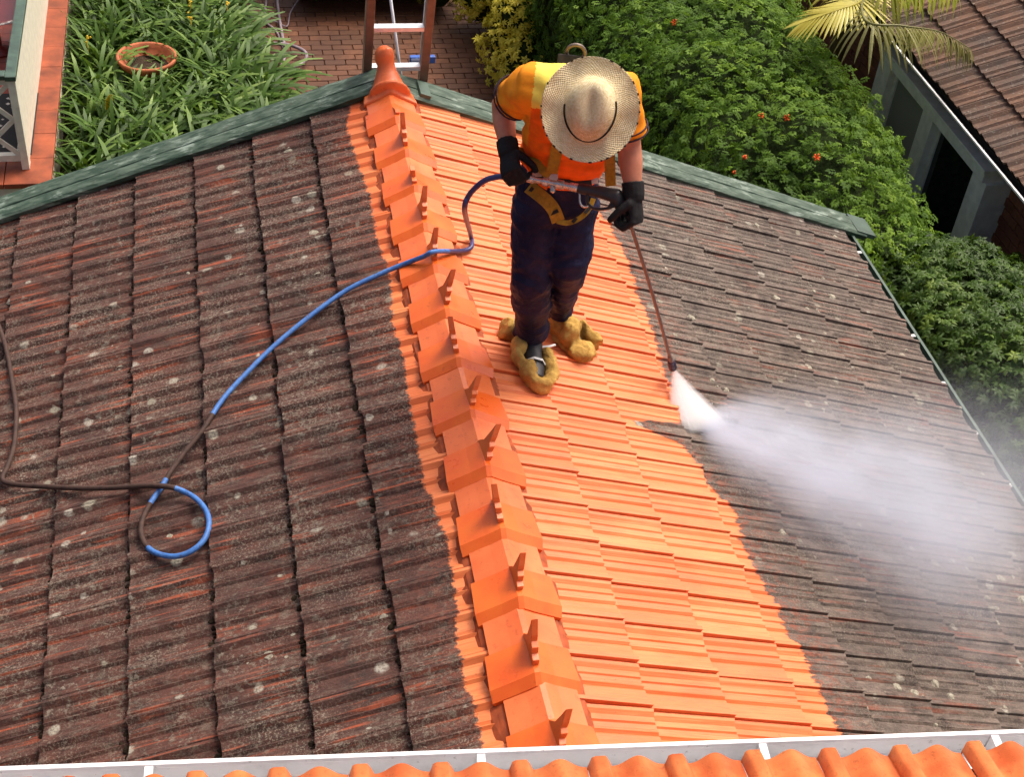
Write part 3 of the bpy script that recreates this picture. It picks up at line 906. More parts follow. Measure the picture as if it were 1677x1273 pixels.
for i in range(6):
    for j in range(18):
        q = MB(); xa = VX - .402 - (i + 1) * .20; ya = VY + .402 + j * .20
        if i * 18 + j == 0:
            q.box((0, 0, 0), (.194, .194, .006)); ftm = q.mesh('floor_tile', M['floor_red'])
        child_inst('floor_tile', ftm, Matrix.Translation((xa, ya, VZ - .004 + rng.uniform(0, .001))), vd_)
bx, by = VX - .235, VY + .26     # corner post
q = MB(); q.box((bx - .020, by - .03, VZ), (bx + .045, by + .09, VZ + .88)); q.build('post', M['cream'], vd_, bevel=.004)
q = MB(); q.box((bx - .02, by + .091, VZ + .0), (bx + .035, 9.5, VZ + .88)); q.build('side_panel', M['cream'], vd_)
q = MB(); q.box((bx - .035, by - .05, VZ + .881), (bx + .055, 9.5, VZ + .925)); q.build('handrail', M['green_dark'], vd_, bevel=.006)
q = MB(); q.box((bx - 2.6, by - .03, VZ + .881), (bx - .036, by + .075, VZ + .924)); q.build('handrail', M['green_dark'], vd_, bevel=.006)
q = MB(); q.box((bx - 2.6, by, VZ + .07), (bx - .021, by + .06, VZ + .13)); q.build('bottom_rail', M['cream'], vd_)
q = MB(); q.box((bx - 2.6, by + .005, VZ + .82), (bx - .021, by + .055, VZ + .88)); q.build('top_rail', M['cream'], vd_)
for k_ in range(6):
    xa = bx - .022 - .36 * k_
    for sgn, dy in ((0, .012), (1, .032)):
        for half in (0, 1):
            za, zb = VZ + .13 + .345 * half, VZ + .13 + .345 * (half + 1)
            q = MB(); q.bar((xa - .345 * sgn, by + dy, za), (xa - .345 * (1 - sgn), by + dy, zb), .040, .018, (0, 1, 0)); q.build('lattice_slat', M['cream'], vd_)
# a patterned mat on the veranda floor and a round red table
q = MB()
mz = VZ + .004
c0 = at_z(20, 235, mz)
q.box((-.30, -.55, 0), (.22, .55, .008), 0)
for i in range(24):
    y = -.53 + i * .045
    q.add([(.20, y, .0085), (.15, y + .022, .0085), (.20, y + .044, .0085)], [(0, 1, 2)], 1)
    q.add([(.09, y, .0085), (.135, y + .022, .0085), (.09, y + .044, .0085)], [(0, 2, 1)], 1)
for i in range(30):
    a = rng.uniform(-.27, .04); b = rng.uniform(-.5, .5); r_ = rng.uniform(.015, .03)
    q.add([(a - r_, b, .0085), (a, b - r_, .0085), (a + r_, b, .0085), (a, b + r_, .0085)], [(0, 1, 2, 3)], 1)
mt = q.build('doormat', [simple('black_mat_pile', (.02, .02, .02), .9), simple('pale_mat_pile', (.5, .48, .42), .9)], None)
mt.location = (c0.x - .04, c0.y + .35, mz)
tag(mt, 'black and pale zigzag patterned mat on the veranda floor behind the lattice', 'mat')
tb = empty('round_table', (-2.98, 5.35, VZ))
tag(tb, 'glossy dark red round table standing on the veranda behind the green handrail', 'table')
M['redgloss'] = simple('glossy_dark_red', (0.16, 0.018, 0.014), 0.18, 0.5, sc=4, vary=0.2, bump=0)
q = MB(); q.lathe([(.0, .47), (.36, .47), (.375, .462), (.375, .450), (.36, .44), (.0, .44)], 40); tp = q.build('tabletop', M['redgloss'], tb, smooth=False); tp.location = tb.location
q = MB(); q.lathe([(.378, .448), (.384, .452), (.384, .462), (.378, .466)], 40); o = q.build('table_rim', M['zinc'], tb); o.location = tb.location
q = MB(); q.lathe([(.16, 0), (.16, .02), (.03, .05), (.03, .439)], 20, cap=True); o = q.build('pedestal', M['redgloss'], tb, smooth=True); o.location = tb.location

# ------------------------------------------------------------------ plants
def leaf_mat(name, c1, c2, c3, rough=0.5, trans=0.25, spec=0.4):
    m = NT(name)
    at = m.n('ShaderNodeAttribute', attribute_name='tone').outputs['Fac']
    c = m.mix(m.rng(at, 0.0, 0.55), c1, c2); c = m.mix(m.rng(at, 0.55, 1.0), c, c3)
    m.fin(c, rough, spec)
    tr = m.n('ShaderNodeBsdfTranslucent'); m.set(tr.inputs[0], m.mix(0.35, c, (0.25, 0.40, 0.03)))
    mx = m.n('ShaderNodeMixShader'); mx.inputs[0].default_value = trans
    m.t.links.new(m.b.outputs[0], mx.inputs[1]); m.t.links.new(tr.outputs[0], mx.inputs[2]); m.t.links.new(mx.outputs[0], m.out.inputs[0])
    return m.mat

def scatter(name, tmpl_v, tmpl_f, pos, frames, size, tone, mat, parent=None, tone_in=None):
    """copies a small template of leaves to many places, all in one mesh (numpy)"""
    tv = np.asarray(tmpl_v, np.float32); nv = len(tv); n = len(pos)
    V = np.einsum('nij,vj->nvi', frames, tv) * size[:, None, None] + pos[:, None, :]
    V = V.reshape(-1, 3)
    lens = np.array([len(f) for f in tmpl_f]); flat = np.concatenate([np.array(f) for f in tmpl_f])
    loops = (flat[None, :] + (np.arange(n) * nv)[:, None]).ravel()
    totals = np.tile(lens, n); starts = np.concatenate([[0], np.cumsum(totals)[:-1]])
    me = bpy.data.meshes.new(name)
    me.vertices.add(len(V)); me.vertices.foreach_set('co', V.ravel().astype(np.float32))
    me.loops.add(len(loops)); me.loops.foreach_set('vertex_index', loops.astype(np.int32))
    me.polygons.add(len(totals)); me.polygons.foreach_set('loop_start', starts.astype(np.int32)); me.polygons.foreach_set('loop_total', totals.astype(np.int32))
    me.update(calc_edges=True)
    a = me.attributes.new('tone', 'FLOAT', 'POINT')
    tt = np.repeat(tone, nv) + (np.tile(tone_in, n) if tone_in is not None else 0)
    a.data.foreach_set('value', np.clip(tt, 0, 1).astype(np.float32))
    me.materials.append(mat)
    o = bpy.data.objects.new(name, me)
    link(o, parent)
    if parent is not None and parent.type == 'EMPTY': o.matrix_parent_inverse = Matrix.Translation(-Vector(parent.location))
    return o

def frames_from(nrm, spread, up_bias=0.0):
    """random leaf frames whose z axis scatters about the given normals"""
    n = len(nrm)
    z = nrm + rng.normal(0, spread, (n, 3)); z[:, 2] += up_bias
    z /= np.linalg.norm(z, axis=1)[:, None]
    t = rng.normal(0, 1, (n, 3)); x = t - (t * z).sum(1)[:, None] * z
    x /= np.linalg.norm(x, axis=1)[:, None]
    y = np.cross(z, x)
    return np.stack([x, y, z], axis=2)

def leaf_shape(L, Wd, x0=0.0, y0=0.0, ang=0.0, droop=.15, z0=0.0):
    c, s = math.cos(ang), math.sin(ang)
    pts = [(0, 0, 0), (L * .45, Wd / 2, -.12 * Wd), (L, 0, -droop * L), (L * .45, -Wd / 2, -.12 * Wd), (L * .5, 0, .12 * Wd)]
    return [(x0 + c * a - s * b, y0 + s * a + c * b, z0 + d) for a, b, d in pts], [(0, 4, 1), (1, 4, 2), (2, 4, 3), (3, 4, 0)]

def sprig(leaves):
    v = []; f = []; tn = []
    for (L, Wd, x0, y0, ang, dr) in leaves:
        a, b = leaf_shape(L, Wd, x0, y0, ang, dr)
        f += [tuple(i + len(v) for i in q) for q in b]; v += a; tn += [random.uniform(-.12, .12)] * 5
    return v, f, np.array(tn)
pinnate = sprig([(.55, .30, .75, 0, 0, .2)] + [(.46, .26, .20 + .26 * k, s * .04, s * 1.05, .25) for k in range(3) for s in (-1, 1)])
rosette = sprig([(.62, .30, .05 * math.cos(a), .05 * math.sin(a), a, .28) for a in np.arange(0, 6.28, 1.05)] + [(.38, .2, 0, 0, .4 + a, -.35) for a in (0, 2.1, 4.2)])

def fbm(p, s, o=3):
    out = np.zeros(len(p)); a = 1.0
    for k in range(o):
        out += a * np.array([mnoise.noise(Vector(q) * (s * 2 ** k) + Vector((k * 7.1, 3.3, 1.7))) for q in p]); a *= .5
    return out

def hedge_surface(prof, yr, n, lump, seed, taper=.7, y_power=3.0):
    """points and outward normals on a long lumpy hedge: prof is a closed cross-section [(x, z)]"""
    r_ = np.random.default_rng(seed)
    P = np.array(prof, float); seg = np.linalg.norm(np.diff(P, axis=0), axis=1); cum = np.concatenate([[0], np.cumsum(seg)]) / seg.sum()
    u = r_.random(n); y = r_.uniform(yr[0], yr[1], n)
    x = np.interp(u, cum, P[:, 0]); z = np.interp(u, cum, P[:, 1])
    e = 1e-2
    tx = np.interp(np.clip(u + e, 0, 1), cum, P[:, 0]) - np.interp(np.clip(u - e, 0, 1), cum, P[:, 0])
    tz = np.interp(np.clip(u + e, 0, 1), cum, P[:, 1]) - np.interp(np.clip(u - e, 0, 1), cum, P[:, 1])
    nr = np.stack([-tz, np.zeros(n), tx], 1); nr /= np.linalg.norm(nr, axis=1)[:, None] + 1e-9
    yc = (y - (yr[0] + yr[1]) / 2) / ((yr[1] - yr[0]) / 2)
    k = (1 - np.abs(yc) ** (y_power * 2)) ** (1 / 3.0)
    cx = P[:, 0].mean()
    x = cx + (x - cx) * (taper + (1 - taper) * k); z = z * (.55 + .45 * k)
    nr[:, 1] += np.sign(yc) * np.abs(yc) ** 6 * 1.2
    nr /= np.linalg.norm(nr, axis=1)[:, None]
    p = np.stack([x, y, z], 1)
    d = fbm(p, 1.1, 4) * lump
    return p + nr * d[:, None], nr, d / lump

def core_mesh(name, prof, yr, lump, seed, mat, parent, inset, taper=.7, y_power=3.0):
    P = np.array(prof, float); seg = np.linalg.norm(np.diff(P, axis=0), axis=1); cum = np.concatenate([[0], np.cumsum(seg)]) / seg.sum()
    nu, ny = 26, 40
    V = []
    for i in range(ny + 1):
        y = yr[0] + (yr[1] - yr[0]) * i / ny
        yc = (y - (yr[0] + yr[1]) / 2) / ((yr[1] - yr[0]) / 2); k = max(0, 1 - abs(yc) ** (y_power * 2)) ** (1 / 3.0)
        cx = P[:, 0].mean()
        for j in range(nu + 1):
            x = np.interp(j / nu, cum, P[:, 0]); z = np.interp(j / nu, cum, P[:, 1])
            x = cx + (x - cx) * (taper + (1 - taper) * k); z *= (.55 + .45 * k)
            V.append((cx + (x - cx) * (1 - inset), (yr[0] + yr[1]) / 2 + (y - (yr[0] + yr[1]) / 2) * (1 - inset * .5), z * (1 - inset * .9)))
    F = [(i * (nu + 1) + j, i * (nu + 1) + j + 1, (i + 1) * (nu + 1) + j + 1, (i + 1) * (nu + 1) + j) for i in range(ny) for j in range(nu)]
    q = MB(); q.add(V, F)
    o = q.build(name, mat, parent)
    p = np.array([v.co for v in o.data.vertices]); d = fbm(p, 1.1, 3) * lump * .8
    for v, dd in zip(o.data.vertices, d): v.co += v.normal * float(dd)
    return o

M['core'] = simple('inner_leaves_and_twigs', (0.026, 0.042, 0.010), 0.95, 0.1, sc=30, vary=0.6, bump=0.9, bd=0.03)
M['bark'] = simple('brown_bark', (0.10, 0.065, 0.042), 0.9, 0.15, sc=20, vary=0.4, bump=0.6, bd=0.01, stretch=(1, 1, .2))
M['leaf_hedge'] = leaf_mat('fresh_green_leaf', (0.034, 0.080, 0.007), (0.105, 0.205, 0.016), (0.225, 0.350, 0.032), .6, .3, .18)
M['leaf_glossy'] = leaf_mat('dark_glossy_leaf', (0.022, 0.052, 0.008), (0.068, 0.130, 0.016), (0.19, 0.27, 0.035), 0.5, .25, .25)
M['leaf_dark'] = leaf_mat('dull_dark_leaf', (0.014, 0.030, 0.010), (0.026, 0.052, 0.014), (0.05, 0.085, 0.02))
M['leaf_gold'] = leaf_mat('yellow_green_leaf', (0.22, 0.19, 0.018), (0.62, 0.52, 0.045), (0.88, 0.74, 0.09), 0.5, .3, .2)
M['strap'] = leaf_mat('strap_leaf', (0.016, 0.042, 0.006), (0.070, 0.145, 0.018), (0.25, 0.36, 0.085), 0.5, .2, .25)

def stems(parent, spots, top, r=.03, spread=.25):
    for (x, y) in spots:
        q = MB()
        hub = Vector((x, y, top * .42))
        q.tube(spline([(x + .02, y, 0), (x - .02, y + .02, top * .2), hub], 4), [r * a for a in np.linspace(1.3, .9, 9)], 8)
        for k in range(5):
            a = rng.uniform(0, 6.28); e = hub + Vector((math.cos(a) * spread * 1.2, math.sin(a) * spread * 1.2, top * .35))
            q.tube([hub, hub.lerp(e, .5) + Vector((0, 0, .06)), e], [r * .6, r * .45, r * .25], 6)
        q.build('trunk', M['bark'], parent, smooth=True)

# long flowering hedge
hd = empty('flowering_hedge', (3.3, 2.5, 0))
tag(hd, 'long broad green hedge with a few orange blossoms between the two roofs', 'hedge')
HP = [(2.50, .15), (2.42, .7), (2.40, 1.3), (2.50, 1.75), (2.75, 2.08), (3.1, 2.22), (3.6, 2.28), (4.0, 2.24), (4.25, 2.02), (4.36, 1.5), (4.42, .8), (4.4, .2)]
HY = (-1.0, 7.5)
core_mesh('branches', HP, HY, .20, 1, M['core'], hd, .055)
p, nr, d = hedge_surface(HP, HY, 27000, .20, 11)
p += nr * rng.normal(-.01, .045, len(p))[:, None]
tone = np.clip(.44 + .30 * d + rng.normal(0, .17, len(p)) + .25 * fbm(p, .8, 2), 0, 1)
tone -= np.clip((2.9 - p[:, 0]) * .55, 0, .5) * (p[:, 0] < 2.9)  # shade on the hedge's left flank, put into the leaf tone
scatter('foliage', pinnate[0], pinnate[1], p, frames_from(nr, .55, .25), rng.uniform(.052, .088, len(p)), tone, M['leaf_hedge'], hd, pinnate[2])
stems(hd, [(3.2, y) for y in (-.4, .8, 2.1, 3.4, 4.8, 6.2)], 1.9, .04, .5)
M['bloom'] = simple('orange_blossom', (0.80, 0.12, 0.02), 0.6, 0.3, sc=30, vary=.2, bump=0)
def hedge_hit(objs, px, py):
    d = ray(px, py); best = None
    for o in objs:
        ok, loc, nn, _ = o.ray_cast(o.matrix_world.inverted() @ CAM, d) if False else (False, None, None, None)
    return best
dg = bpy.context.evaluated_depsgraph_get(); dg.update()
def cast(px, py):
    d = ray(px, py)
    ok, loc, nn, idx, ob, _ = scene.ray_cast(dg, CAM, d)
    return (loc, nn, ob) if ok else (None, None, None)
for (px, py, r_) in ((1104, 37, .028), (1288, 193, .024), (1246, 190, .020), (1337, 258, .026), (1219, 258, .014), (1202, 283, .012)):
    loc, nn, ob = cast(px, py)
    if loc is None: continue
    q = MB(); loc = loc - ray(px, py) * .03
    for k in range(6):
        a = k * 1.05; e = loc + CR * math.cos(a) * r_ + CU * math.sin(a) * r_ - _f * (.01 + .012 * (k % 2))
        q.tube([loc, loc.lerp(e, .6), e], [.004, .006, .008], 6)
    q.build('blossom', M['bloom'], hd, smooth=True)

# glossy shrub beside the gutter
gs = empty('glossy_shrub', (4.2, -2.8, 0))
tag(gs, 'dense dark glossy leaved shrub growing against the green gutter of the washed roof', 'shrub')
GP = [(3.36, .4), (3.36, 1.2), (3.42, 1.75), (3.62, 2.02), (4.0, 2.14), (4.4, 2.10), (4.75, 1.9), (4.95, 1.5), (5.0, .6)]
GY = (-6.2, -.12)
core_mesh('branches', GP, GY, .14, 2, M['core'], gs, .09, .8)
p, nr, d = hedge_surface(GP, GY, 15000, .14, 21, .8)
p += nr * rng.normal(-.01, .035, len(p))[:, None]
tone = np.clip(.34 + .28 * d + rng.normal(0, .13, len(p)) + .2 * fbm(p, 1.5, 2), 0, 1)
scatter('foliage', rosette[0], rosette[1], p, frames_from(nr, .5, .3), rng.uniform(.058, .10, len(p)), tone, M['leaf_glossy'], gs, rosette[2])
stems(gs, [(4.1, y) for y in (-.9, -2.2, -3.6, -5.0)], 1.7, .035, .4)

# golden shrub and the dark one behind it
def shrub(name, label, lobes, n, mat, size, seed, tmpl, base, dark=.0):
    o = empty(name, base); tag(o, label, 'shrub')
    r_ = np.random.default_rng(seed)
    P = []; N = []
    tot = sum(l[3] * l[4] for l in lobes)
    for (x, y, z, rx, rz) in lobes:
        k = int(n * rx * rz / tot)
        v = r_.normal(0, 1, (k, 3)); v /= np.linalg.norm(v, axis=1)[:, None]
        v = v[v[:, 2] > -.75]
        P.append(np.array([x, y, z]) + v * np.array([rx, rx, rz]) * (1 + r_.normal(-.03, .09, len(v)))[:, None]); N.append(v)
        q = MB(); q.ball((x, y, z), (rx * .82, rx * .82, rz * .85), 14); q.build('branches', M['core'], o)
    P = np.concatenate(P); N = np.concatenate(N)
    f = fbm(P, 2.6, 3); P = P + N * (f * .10)[:, None]
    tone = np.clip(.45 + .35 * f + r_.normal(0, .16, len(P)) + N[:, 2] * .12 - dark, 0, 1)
    scatter('foliage', tmpl[0], tmpl[1], P, frames_from(N, .6, .25), r_.uniform(size * .75, size * 1.25, len(P)), tone, mat, o, tmpl[2])
    return o
a = at_z(822, 165, 0)
shrub('golden_shrub', 'bright yellow leaved shrub beside the wet brick paving', [(2.30, 5.35, .60, .36, .62), (2.30, 5.0, .38, .26, .40), (2.46, 6.1, 1.0, .42, .75), (2.16, 6.6, .6, .34, .55), (2.62, 6.9, 1.3, .42, .8)], 2600, M['leaf_gold'], .085, 5, rosette, (2.2, 5.6, 0), -.34)
shrub('olive_shrub', 'small sparse olive green shrub left of the bright yellow one', [(1.72, 7.1, .50, .30, .5), (1.9, 7.9, .8, .4, .8)], 1200, M['leaf_gold'], .07, 6, rosette, (1.75, 7.2, 0), .42)

# agapanthus bed
def strap_tmpl(nl, seed):
    r_ = random.Random(seed); v = []; f = []; t = []
    for k in range(nl):
        a = r_.uniform(0, 6.28); L = r_.uniform(.75, 1.20); lean = r_.uniform(.35, 1.05); wd = r_.uniform(.040, .060)
        ca, sa = math.cos(a), math.sin(a); tn = r_.uniform(-.2, .2)
        b = len(v)
        for i in range(6):
            s = i / 5
            h = lean * L * (s * .55 + .45 * s * s); z = L * (s * (1.0 - .25 * lean) - .55 * lean * s ** 2.6)
            ww = wd * (1 - .15 * s) if i < 5 else .008
            for e in (-1, 1):
                v.append((ca * h - sa * e * ww / 2, sa * h + ca * e * ww / 2, z + (.006 if e > 0 else -.006))); t.append(tn + .50 * s - .2)
        f += [(b + 2 * i, b + 2 * i + 1, b + 2 * i + 3, b + 2 * i + 2) for i in range(5)]
    return v, f, np.array(t)
bowl_c = at_z(240, 92, .42)
spots = []
for i in range(2600):
    x = rng.uniform(-2.20, -.30); y = rng.uniform(-.6, 9.5)
    edge = -.60 + .10 * math.sin(y * 1.7) + (.16 if y < 5.2 else 0)
    if x > edge: continue
    if (x - bowl_c.x) ** 2 + (y - bowl_c.y) ** 2 < .38 ** 2: continue
    if any((x - a) ** 2 + (y - b) ** 2 < .150 ** 2 for a, b in spots): continue
    spots.append((x, y))
for k in range(2):
    tv, tf, tt = strap_tmpl(22, 30 + k)
    sp = np.array([s for i, s in enumerate(spots) if i % 2 == k])
    n = len(sp); ang = rng.uniform(0, 6.28, n); fr = np.zeros((n, 3, 3)); fr[:, 0, 0] = np.cos(ang); fr[:, 0, 1] = -np.sin(ang); fr[:, 1, 0] = np.sin(ang); fr[:, 1, 1] = np.cos(ang); fr[:, 2, 2] = 1
    pos = np.concatenate([sp, np.zeros((n, 1))], 1)
    size = rng.uniform(.60, .86, n) * np.where((sp[:, 0] - bowl_c.x) ** 2 + (sp[:, 1] - bowl_c.y) ** 2 < .40 ** 2, .80, 1.0)
    tone = np.clip(rng.normal(.33, .12, n), 0, 1)
    o = scatter('agapanthus_bed', tv, tf, pos, fr, size, tone, M['strap'], None, tt)
    tag(o, 'bed of arching green strap leaves between the veranda and the brick paving', 'plants', kind='stuff')
    if k == 1:
        # join with the first half: one bed is one object
        first = bpy.data.objects['agapanthus_bed']
        bm = bmesh.new(); bm.from_mesh(first.data); bm.from_mesh(o.data); bm.to_mesh(first.data); bm.free(); first.data.update()
        bpy.data.objects.remove(o)
# a yellowing leaf and some yellow flowers in it
M['yellow'] = simple('yellow_petal', (0.75, 0.50, 0.03), .5, .3, bump=0)
yl = MB()
c = at_z(172, 150, .55)
for i in range(2):
    a = c + Vector((i * .02, 0, -.22)); yl.tube([a, a + Vector((.02, -.05, .16)), a + Vector((.05, -.13, .26))], [(.018, .003), (.022, .003), (.005, .002)], 6, side=(1, 0, 0))
tag(yl.build('yellow_leaf', M['yellow'], None, smooth=True), 'single yellowing strap leaf standing up among the green ones', 'leaf')
for px, py in ((312, 28), (372, 4), (312, 3), (142, 62)):
    q = MB(); c = at_z(px, py, .45)
    q.tube([c - Vector((0, 0, .42)), c], .004, 6)
    for k in range(6): q.ball(c + Vector(rng.normal(0, .018, 3)), .011, 8)
    o = q.build('yellow_flower', M['yellow'], None, smooth=True)
    tag(o, {312: 'small yellow flower head near the terracotta bowl', 372: 'yellow flower at the paving edge of the bed', 142: 'yellow flower close to the veranda edge'}[px] if py != 3 else 'yellow flower at the far end of the strap leaf bed', 'flower')

# terracotta bowl on its foot
bw = empty('terracotta_bowl', (bowl_c.x, bowl_c.y, -.09)); tag(bw, 'wide terracotta bowl on a pedestal among the strap leaves', 'bowl')
M['terra'] = simple('terracotta', (0.42, 0.125, 0.052), 0.7, 0.3, sc=8, vary=.3)
q = MB(); q.lathe([(.02, .385), (.20, .40), (.265, .47), (.275, .515), (.30, .52), (.305, .50), (.295, .475), (.22, .35), (.12, .31), (.10, .27), (.11, .10), (.17, .04), (.18, 0)], 40)
o = q.build('bowl', M['terra'], bw, smooth=True); o.location = bw.location
q = MB(); q.lathe([(.0, .415), (.12, .41), (.225, .412)], 28); o = q.build('soil', M['soil'], bw); o.location = bw.location

# palm
pc = at_z(1418, -45, 2.55)
pm = empty('palm_tree', (pc.x, pc.y, 0)); tag(pm, 'palm with yellow green fronds hanging over the neighbouring roof', 'palm tree')
q = MB(); q.tube([(pc.x + .03, pc.y + .3, 0), (pc.x + .03, pc.y + .25, 1.2), (pc.x, pc.y + .12, 2.2), (pc.x, pc.y, 2.5)], [.09, .075, .07, .05], 12); q.build('trunk', M['bark'], pm, smooth=True)
lf = MB()
n_ = 7
for i in range(n_ + 1):
    s = i / n_; wd = .022 * (math.sin(min(1, s * 1.6 + .25) * math.pi / 2)) * (1 - s ** 4) + .0015
    lf.v += [Vector((s, -wd, .012 * 0)), Vector((s, 0, .008)), Vector((s, wd, 0))]
lf.f = [(3 * i + c, 3 * i + c + 1, 3 * i + c + 4, 3 * i + c + 3) for i in range(n_) for c in (0, 1)]; lf.m = [0] * len(lf.f)
def palm_mat(name, c1, c2):
    m = NT(name); oi = m.n('ShaderNodeObjectInfo').outputs['Random']
    c = m.mix(oi, c1, c2); m.fin(c, .4, .4)
    tr = m.n('ShaderNodeBsdfTranslucent'); m.set(tr.inputs[0], c); mx = m.n('ShaderNodeMixShader'); mx.inputs[0].default_value = .3
    m.t.links.new(m.b.outputs[0], mx.inputs[1]); m.t.links.new(tr.outputs[0], mx.inputs[2]); m.t.links.new(mx.outputs[0], m.out.inputs[0]); return m.mat
PMat = [palm_mat('yellow_palm_leaflet', (.50, .42, .05), (.62, .56, .10)), palm_mat('olive_palm_leaflet', (.20, .19, .05), (.34, .33, .12)), palm_mat('lime_palm_leaflet', (.32, .38, .05), (.52, .52, .09))]
lmes = []
for pmt in PMat:
    for cv in (.25, .7):
        q = MB(); q.v = [Vector((v.x, v.y, v.z - cv * v.x ** 2 * .5)) for v in lf.v]; q.f = lf.f; q.m = lf.m
        lmes.append(q.mesh('leaflet', pmt))
def frond(pts, L, mi, n, droop, cv, yawspread=1.0):
    ps = spline([Vector(p) for p in pts], 12)
    q = MB(); k = len(ps); q.tube(ps, list(np.linspace(.014, .003, k)), 6)
    fr = q.build('frond', PMat[mi], pm, smooth=True)
    for i in range(n):
        s = .10 + .90 * i / n; fi = s * (k - 1); i0 = min(int(fi), k - 2); p = ps[i0].lerp(ps[i0 + 1], fi - i0); t = (ps[min(i0 + 2, k - 1)] - ps[max(i0 - 1, 0)]).normalized()
        up = Vector((0, 0, 1)); sd_ = t.cross(up).normalized(); up = sd_.cross(t)
        ll = L * (math.sin(math.pi * min(1, .28 + s * .62)) ** .7) * random.uniform(.88, 1.1)
        for sgn in (-1, 1):
            sweep = .35 + .75 * s
            x = (sd_ * sgn * math.cos(sweep * yawspread) + t * math.sin(sweep * yawspread) - Vector((0, 0, 1)) * droop * random.uniform(.7, 1.3)).normalized()
            z = (up - x * up.dot(x)).normalized(); y = z.cross(x)
            Mx = Matrix((x * ll, y * .62, z * ll)).transposed().to_4x4(); Mx.translation = p
            child_inst('leaflet', random.choice(lmes[mi * 2:mi * 2 + 2]) if cv is None else lmes[mi * 2 + cv], Mx, fr)
def pz(px, py, z): return at_z(px, py, z)
frond([pc, pz(1412, -2, 2.70), pz(1372, 16, 2.70), pz(1310, 38, 2.58)], .36, 0, 28, .12, 0, 1.0)
frond([pc, pz(1415, 30, 2.78), pz(1480, 42, 2.80), pz(1540, 52, 2.72), pz(1590, 80, 2.62)], .36, 1, 40, .6, 1)
frond([pc, pz(1440, -22, 2.8), pz(1500, -22, 2.85), pz(1570, -10, 2.8)], .36, 2, 26, 1.0, 1)
frond([pc, pz(1390, -25, 2.7), pz(1350, -40, 2.7), pz(1300, -45, 2.65)], .34, 0, 22, .5, 1)

# ------------------------------------------------------------------ ladder, car, hoses
ld = empty('ladder', (0.1, -.1, 0)); tag(ld, 'ladder with brown side rails and silver rungs standing behind the gable tip', 'ladder')
M['fibre'] = simple('brown_fibreglass', (0.20, 0.115, 0.075), 0.5, 0.4, sc=14, vary=.3)
M['alu'] = simple('brushed_aluminium', (0.72, 0.74, 0.76), 0.35, 0.5, metal=0.35, sc=20, vary=.12, bump=.05)
M['blue'] = simple('blue_plastic', (0.020, 0.10, 0.42), 0.4, 0.5, bump=0)
lA = at_y(600, 128, -.93); rA = at_y(692, 133, -.93); zb = (lA.z + rA.z) / 2
wl_ = (rA.x - lA.x) / 2; cxl = (lA.x + rA.x) / 2
def lp(sx, z): return Vector((cxl + sx * wl_ * (1.0 + .02 * (z - zb)), -.93 - .24 * (z - zb), z))
for sx in (-1, 1):
    q = MB(); q.bar(lp(sx, 0.03), lp(sx, 4.75), .046, .070, (0, 1, 0)); q.build('side_rail', M['fibre'], ld, bevel=.004)
r0 = at_y(640, 112, -.97).z
for k in range(-12, 5):
    z = r0 + .272 * k
    if z < .2 or z > 4.7: continue
    a, b = lp(-1, z), lp(1, z); q = MB(); q.bar(a + Vector((.012, 0, 0)), b - Vector((.012, 0, 0)), .052, .026, (0, 0, 1)); q.build('rung', M['alu'], ld, bevel=.003)
for (xa, ya), (xb, yb) in (((640, 0), (655, 112)), ((698, 0), (688, 108))):
    a = at_y(xa, ya, -.72); b = at_y(xb, yb, -.80); q = MB(); dd = (b - a); q.tube([a - dd * .4, b, b + dd * .6], .0085, 8); q.build('brace_rod', M['alu'], ld, smooth=True)
a = at_y(691, 97, -.84)
q = MB(); q.box((a.x - .070, a.y - .015, a.z - .018), (a.x + .075, a.y + .015, a.z + .022)); lb_ = q.build('label_plate', M['blue'], ld, bevel=.003)
q = MB(); q.box((a.x - .064, a.y - .019, a.z - .002), (a.x + .000, a.y - .0155, a.z + .014)); q.build('pale_print', simple('pale_print', (.45, .55, .75), .5, bump=0), lb_)

car = empty('parked_car', (0.92, 8.3, 0)); tag(car, 'grey car parked on the brick paving beyond the ladder, only its underside in view', 'car')
M['carpaint'] = simple('grey_car_paint', (0.20, 0.21, 0.23), 0.3, 0.5, sc=3, vary=.1, bump=0)
M['rubber'] = simple('black_rubber', (0.02, 0.02, 0.022), 0.7, 0.3, sc=30, vary=.3)
cx0, cx1, cy0 = .05, 1.80, 6.95
def carsec(y, zlo, zhi, hw):
    c = (cx0 + cx1) / 2
    return [(c - hw, y, zlo + .06), (c - hw * .95, y, zlo), (c + hw * .95, y, zlo), (c + hw, y, zlo + .06), (c + hw, y, zhi - .12), (c + hw * .88, y, zhi), (c - hw * .88, y, zhi), (c - hw, y, zhi - .12)]
q = MB(); secs = [carsec(cy0, .42, .78, .80), carsec(cy0 + .12, .30, .95, .87), carsec(cy0 + .9, .26, 1.0, .88), carsec(cy0 + 3.2, .26, .98, .88), carsec(cy0 + 4.2, .3, .85, .82)]
for a in secs: q.v += [Vector(v) for v in a]
q.f = [(i * 8 + c, i * 8 + (c + 1) % 8, (i + 1) * 8 + (c + 1) % 8, (i + 1) * 8 + c) for i in range(4) for c in range(8)] + [tuple(range(8)), tuple(range(39, 31, -1))]; q.m = [0] * len(q.f)
q.build('body', M['carpaint'], car, bevel=.02)
q = MB(); q.v = [Vector(v) for v in carsec(cy0 + .55, .96, 1.02, .80) + carsec(cy0 + 1.1, .96, 1.45, .66) + carsec(cy0 + 2.4, .96, 1.45, .66) + carsec(cy0 + 3.2, .94, 1.0, .80)]
q.f = [(i * 8 + c, i * 8 + (c + 1) % 8, (i + 1) * 8 + (c + 1) % 8, (i + 1) * 8 + c) for i in range(3) for c in range(8)]; q.m = [0] * len(q.f); q.build('cabin', M['glass'], car)
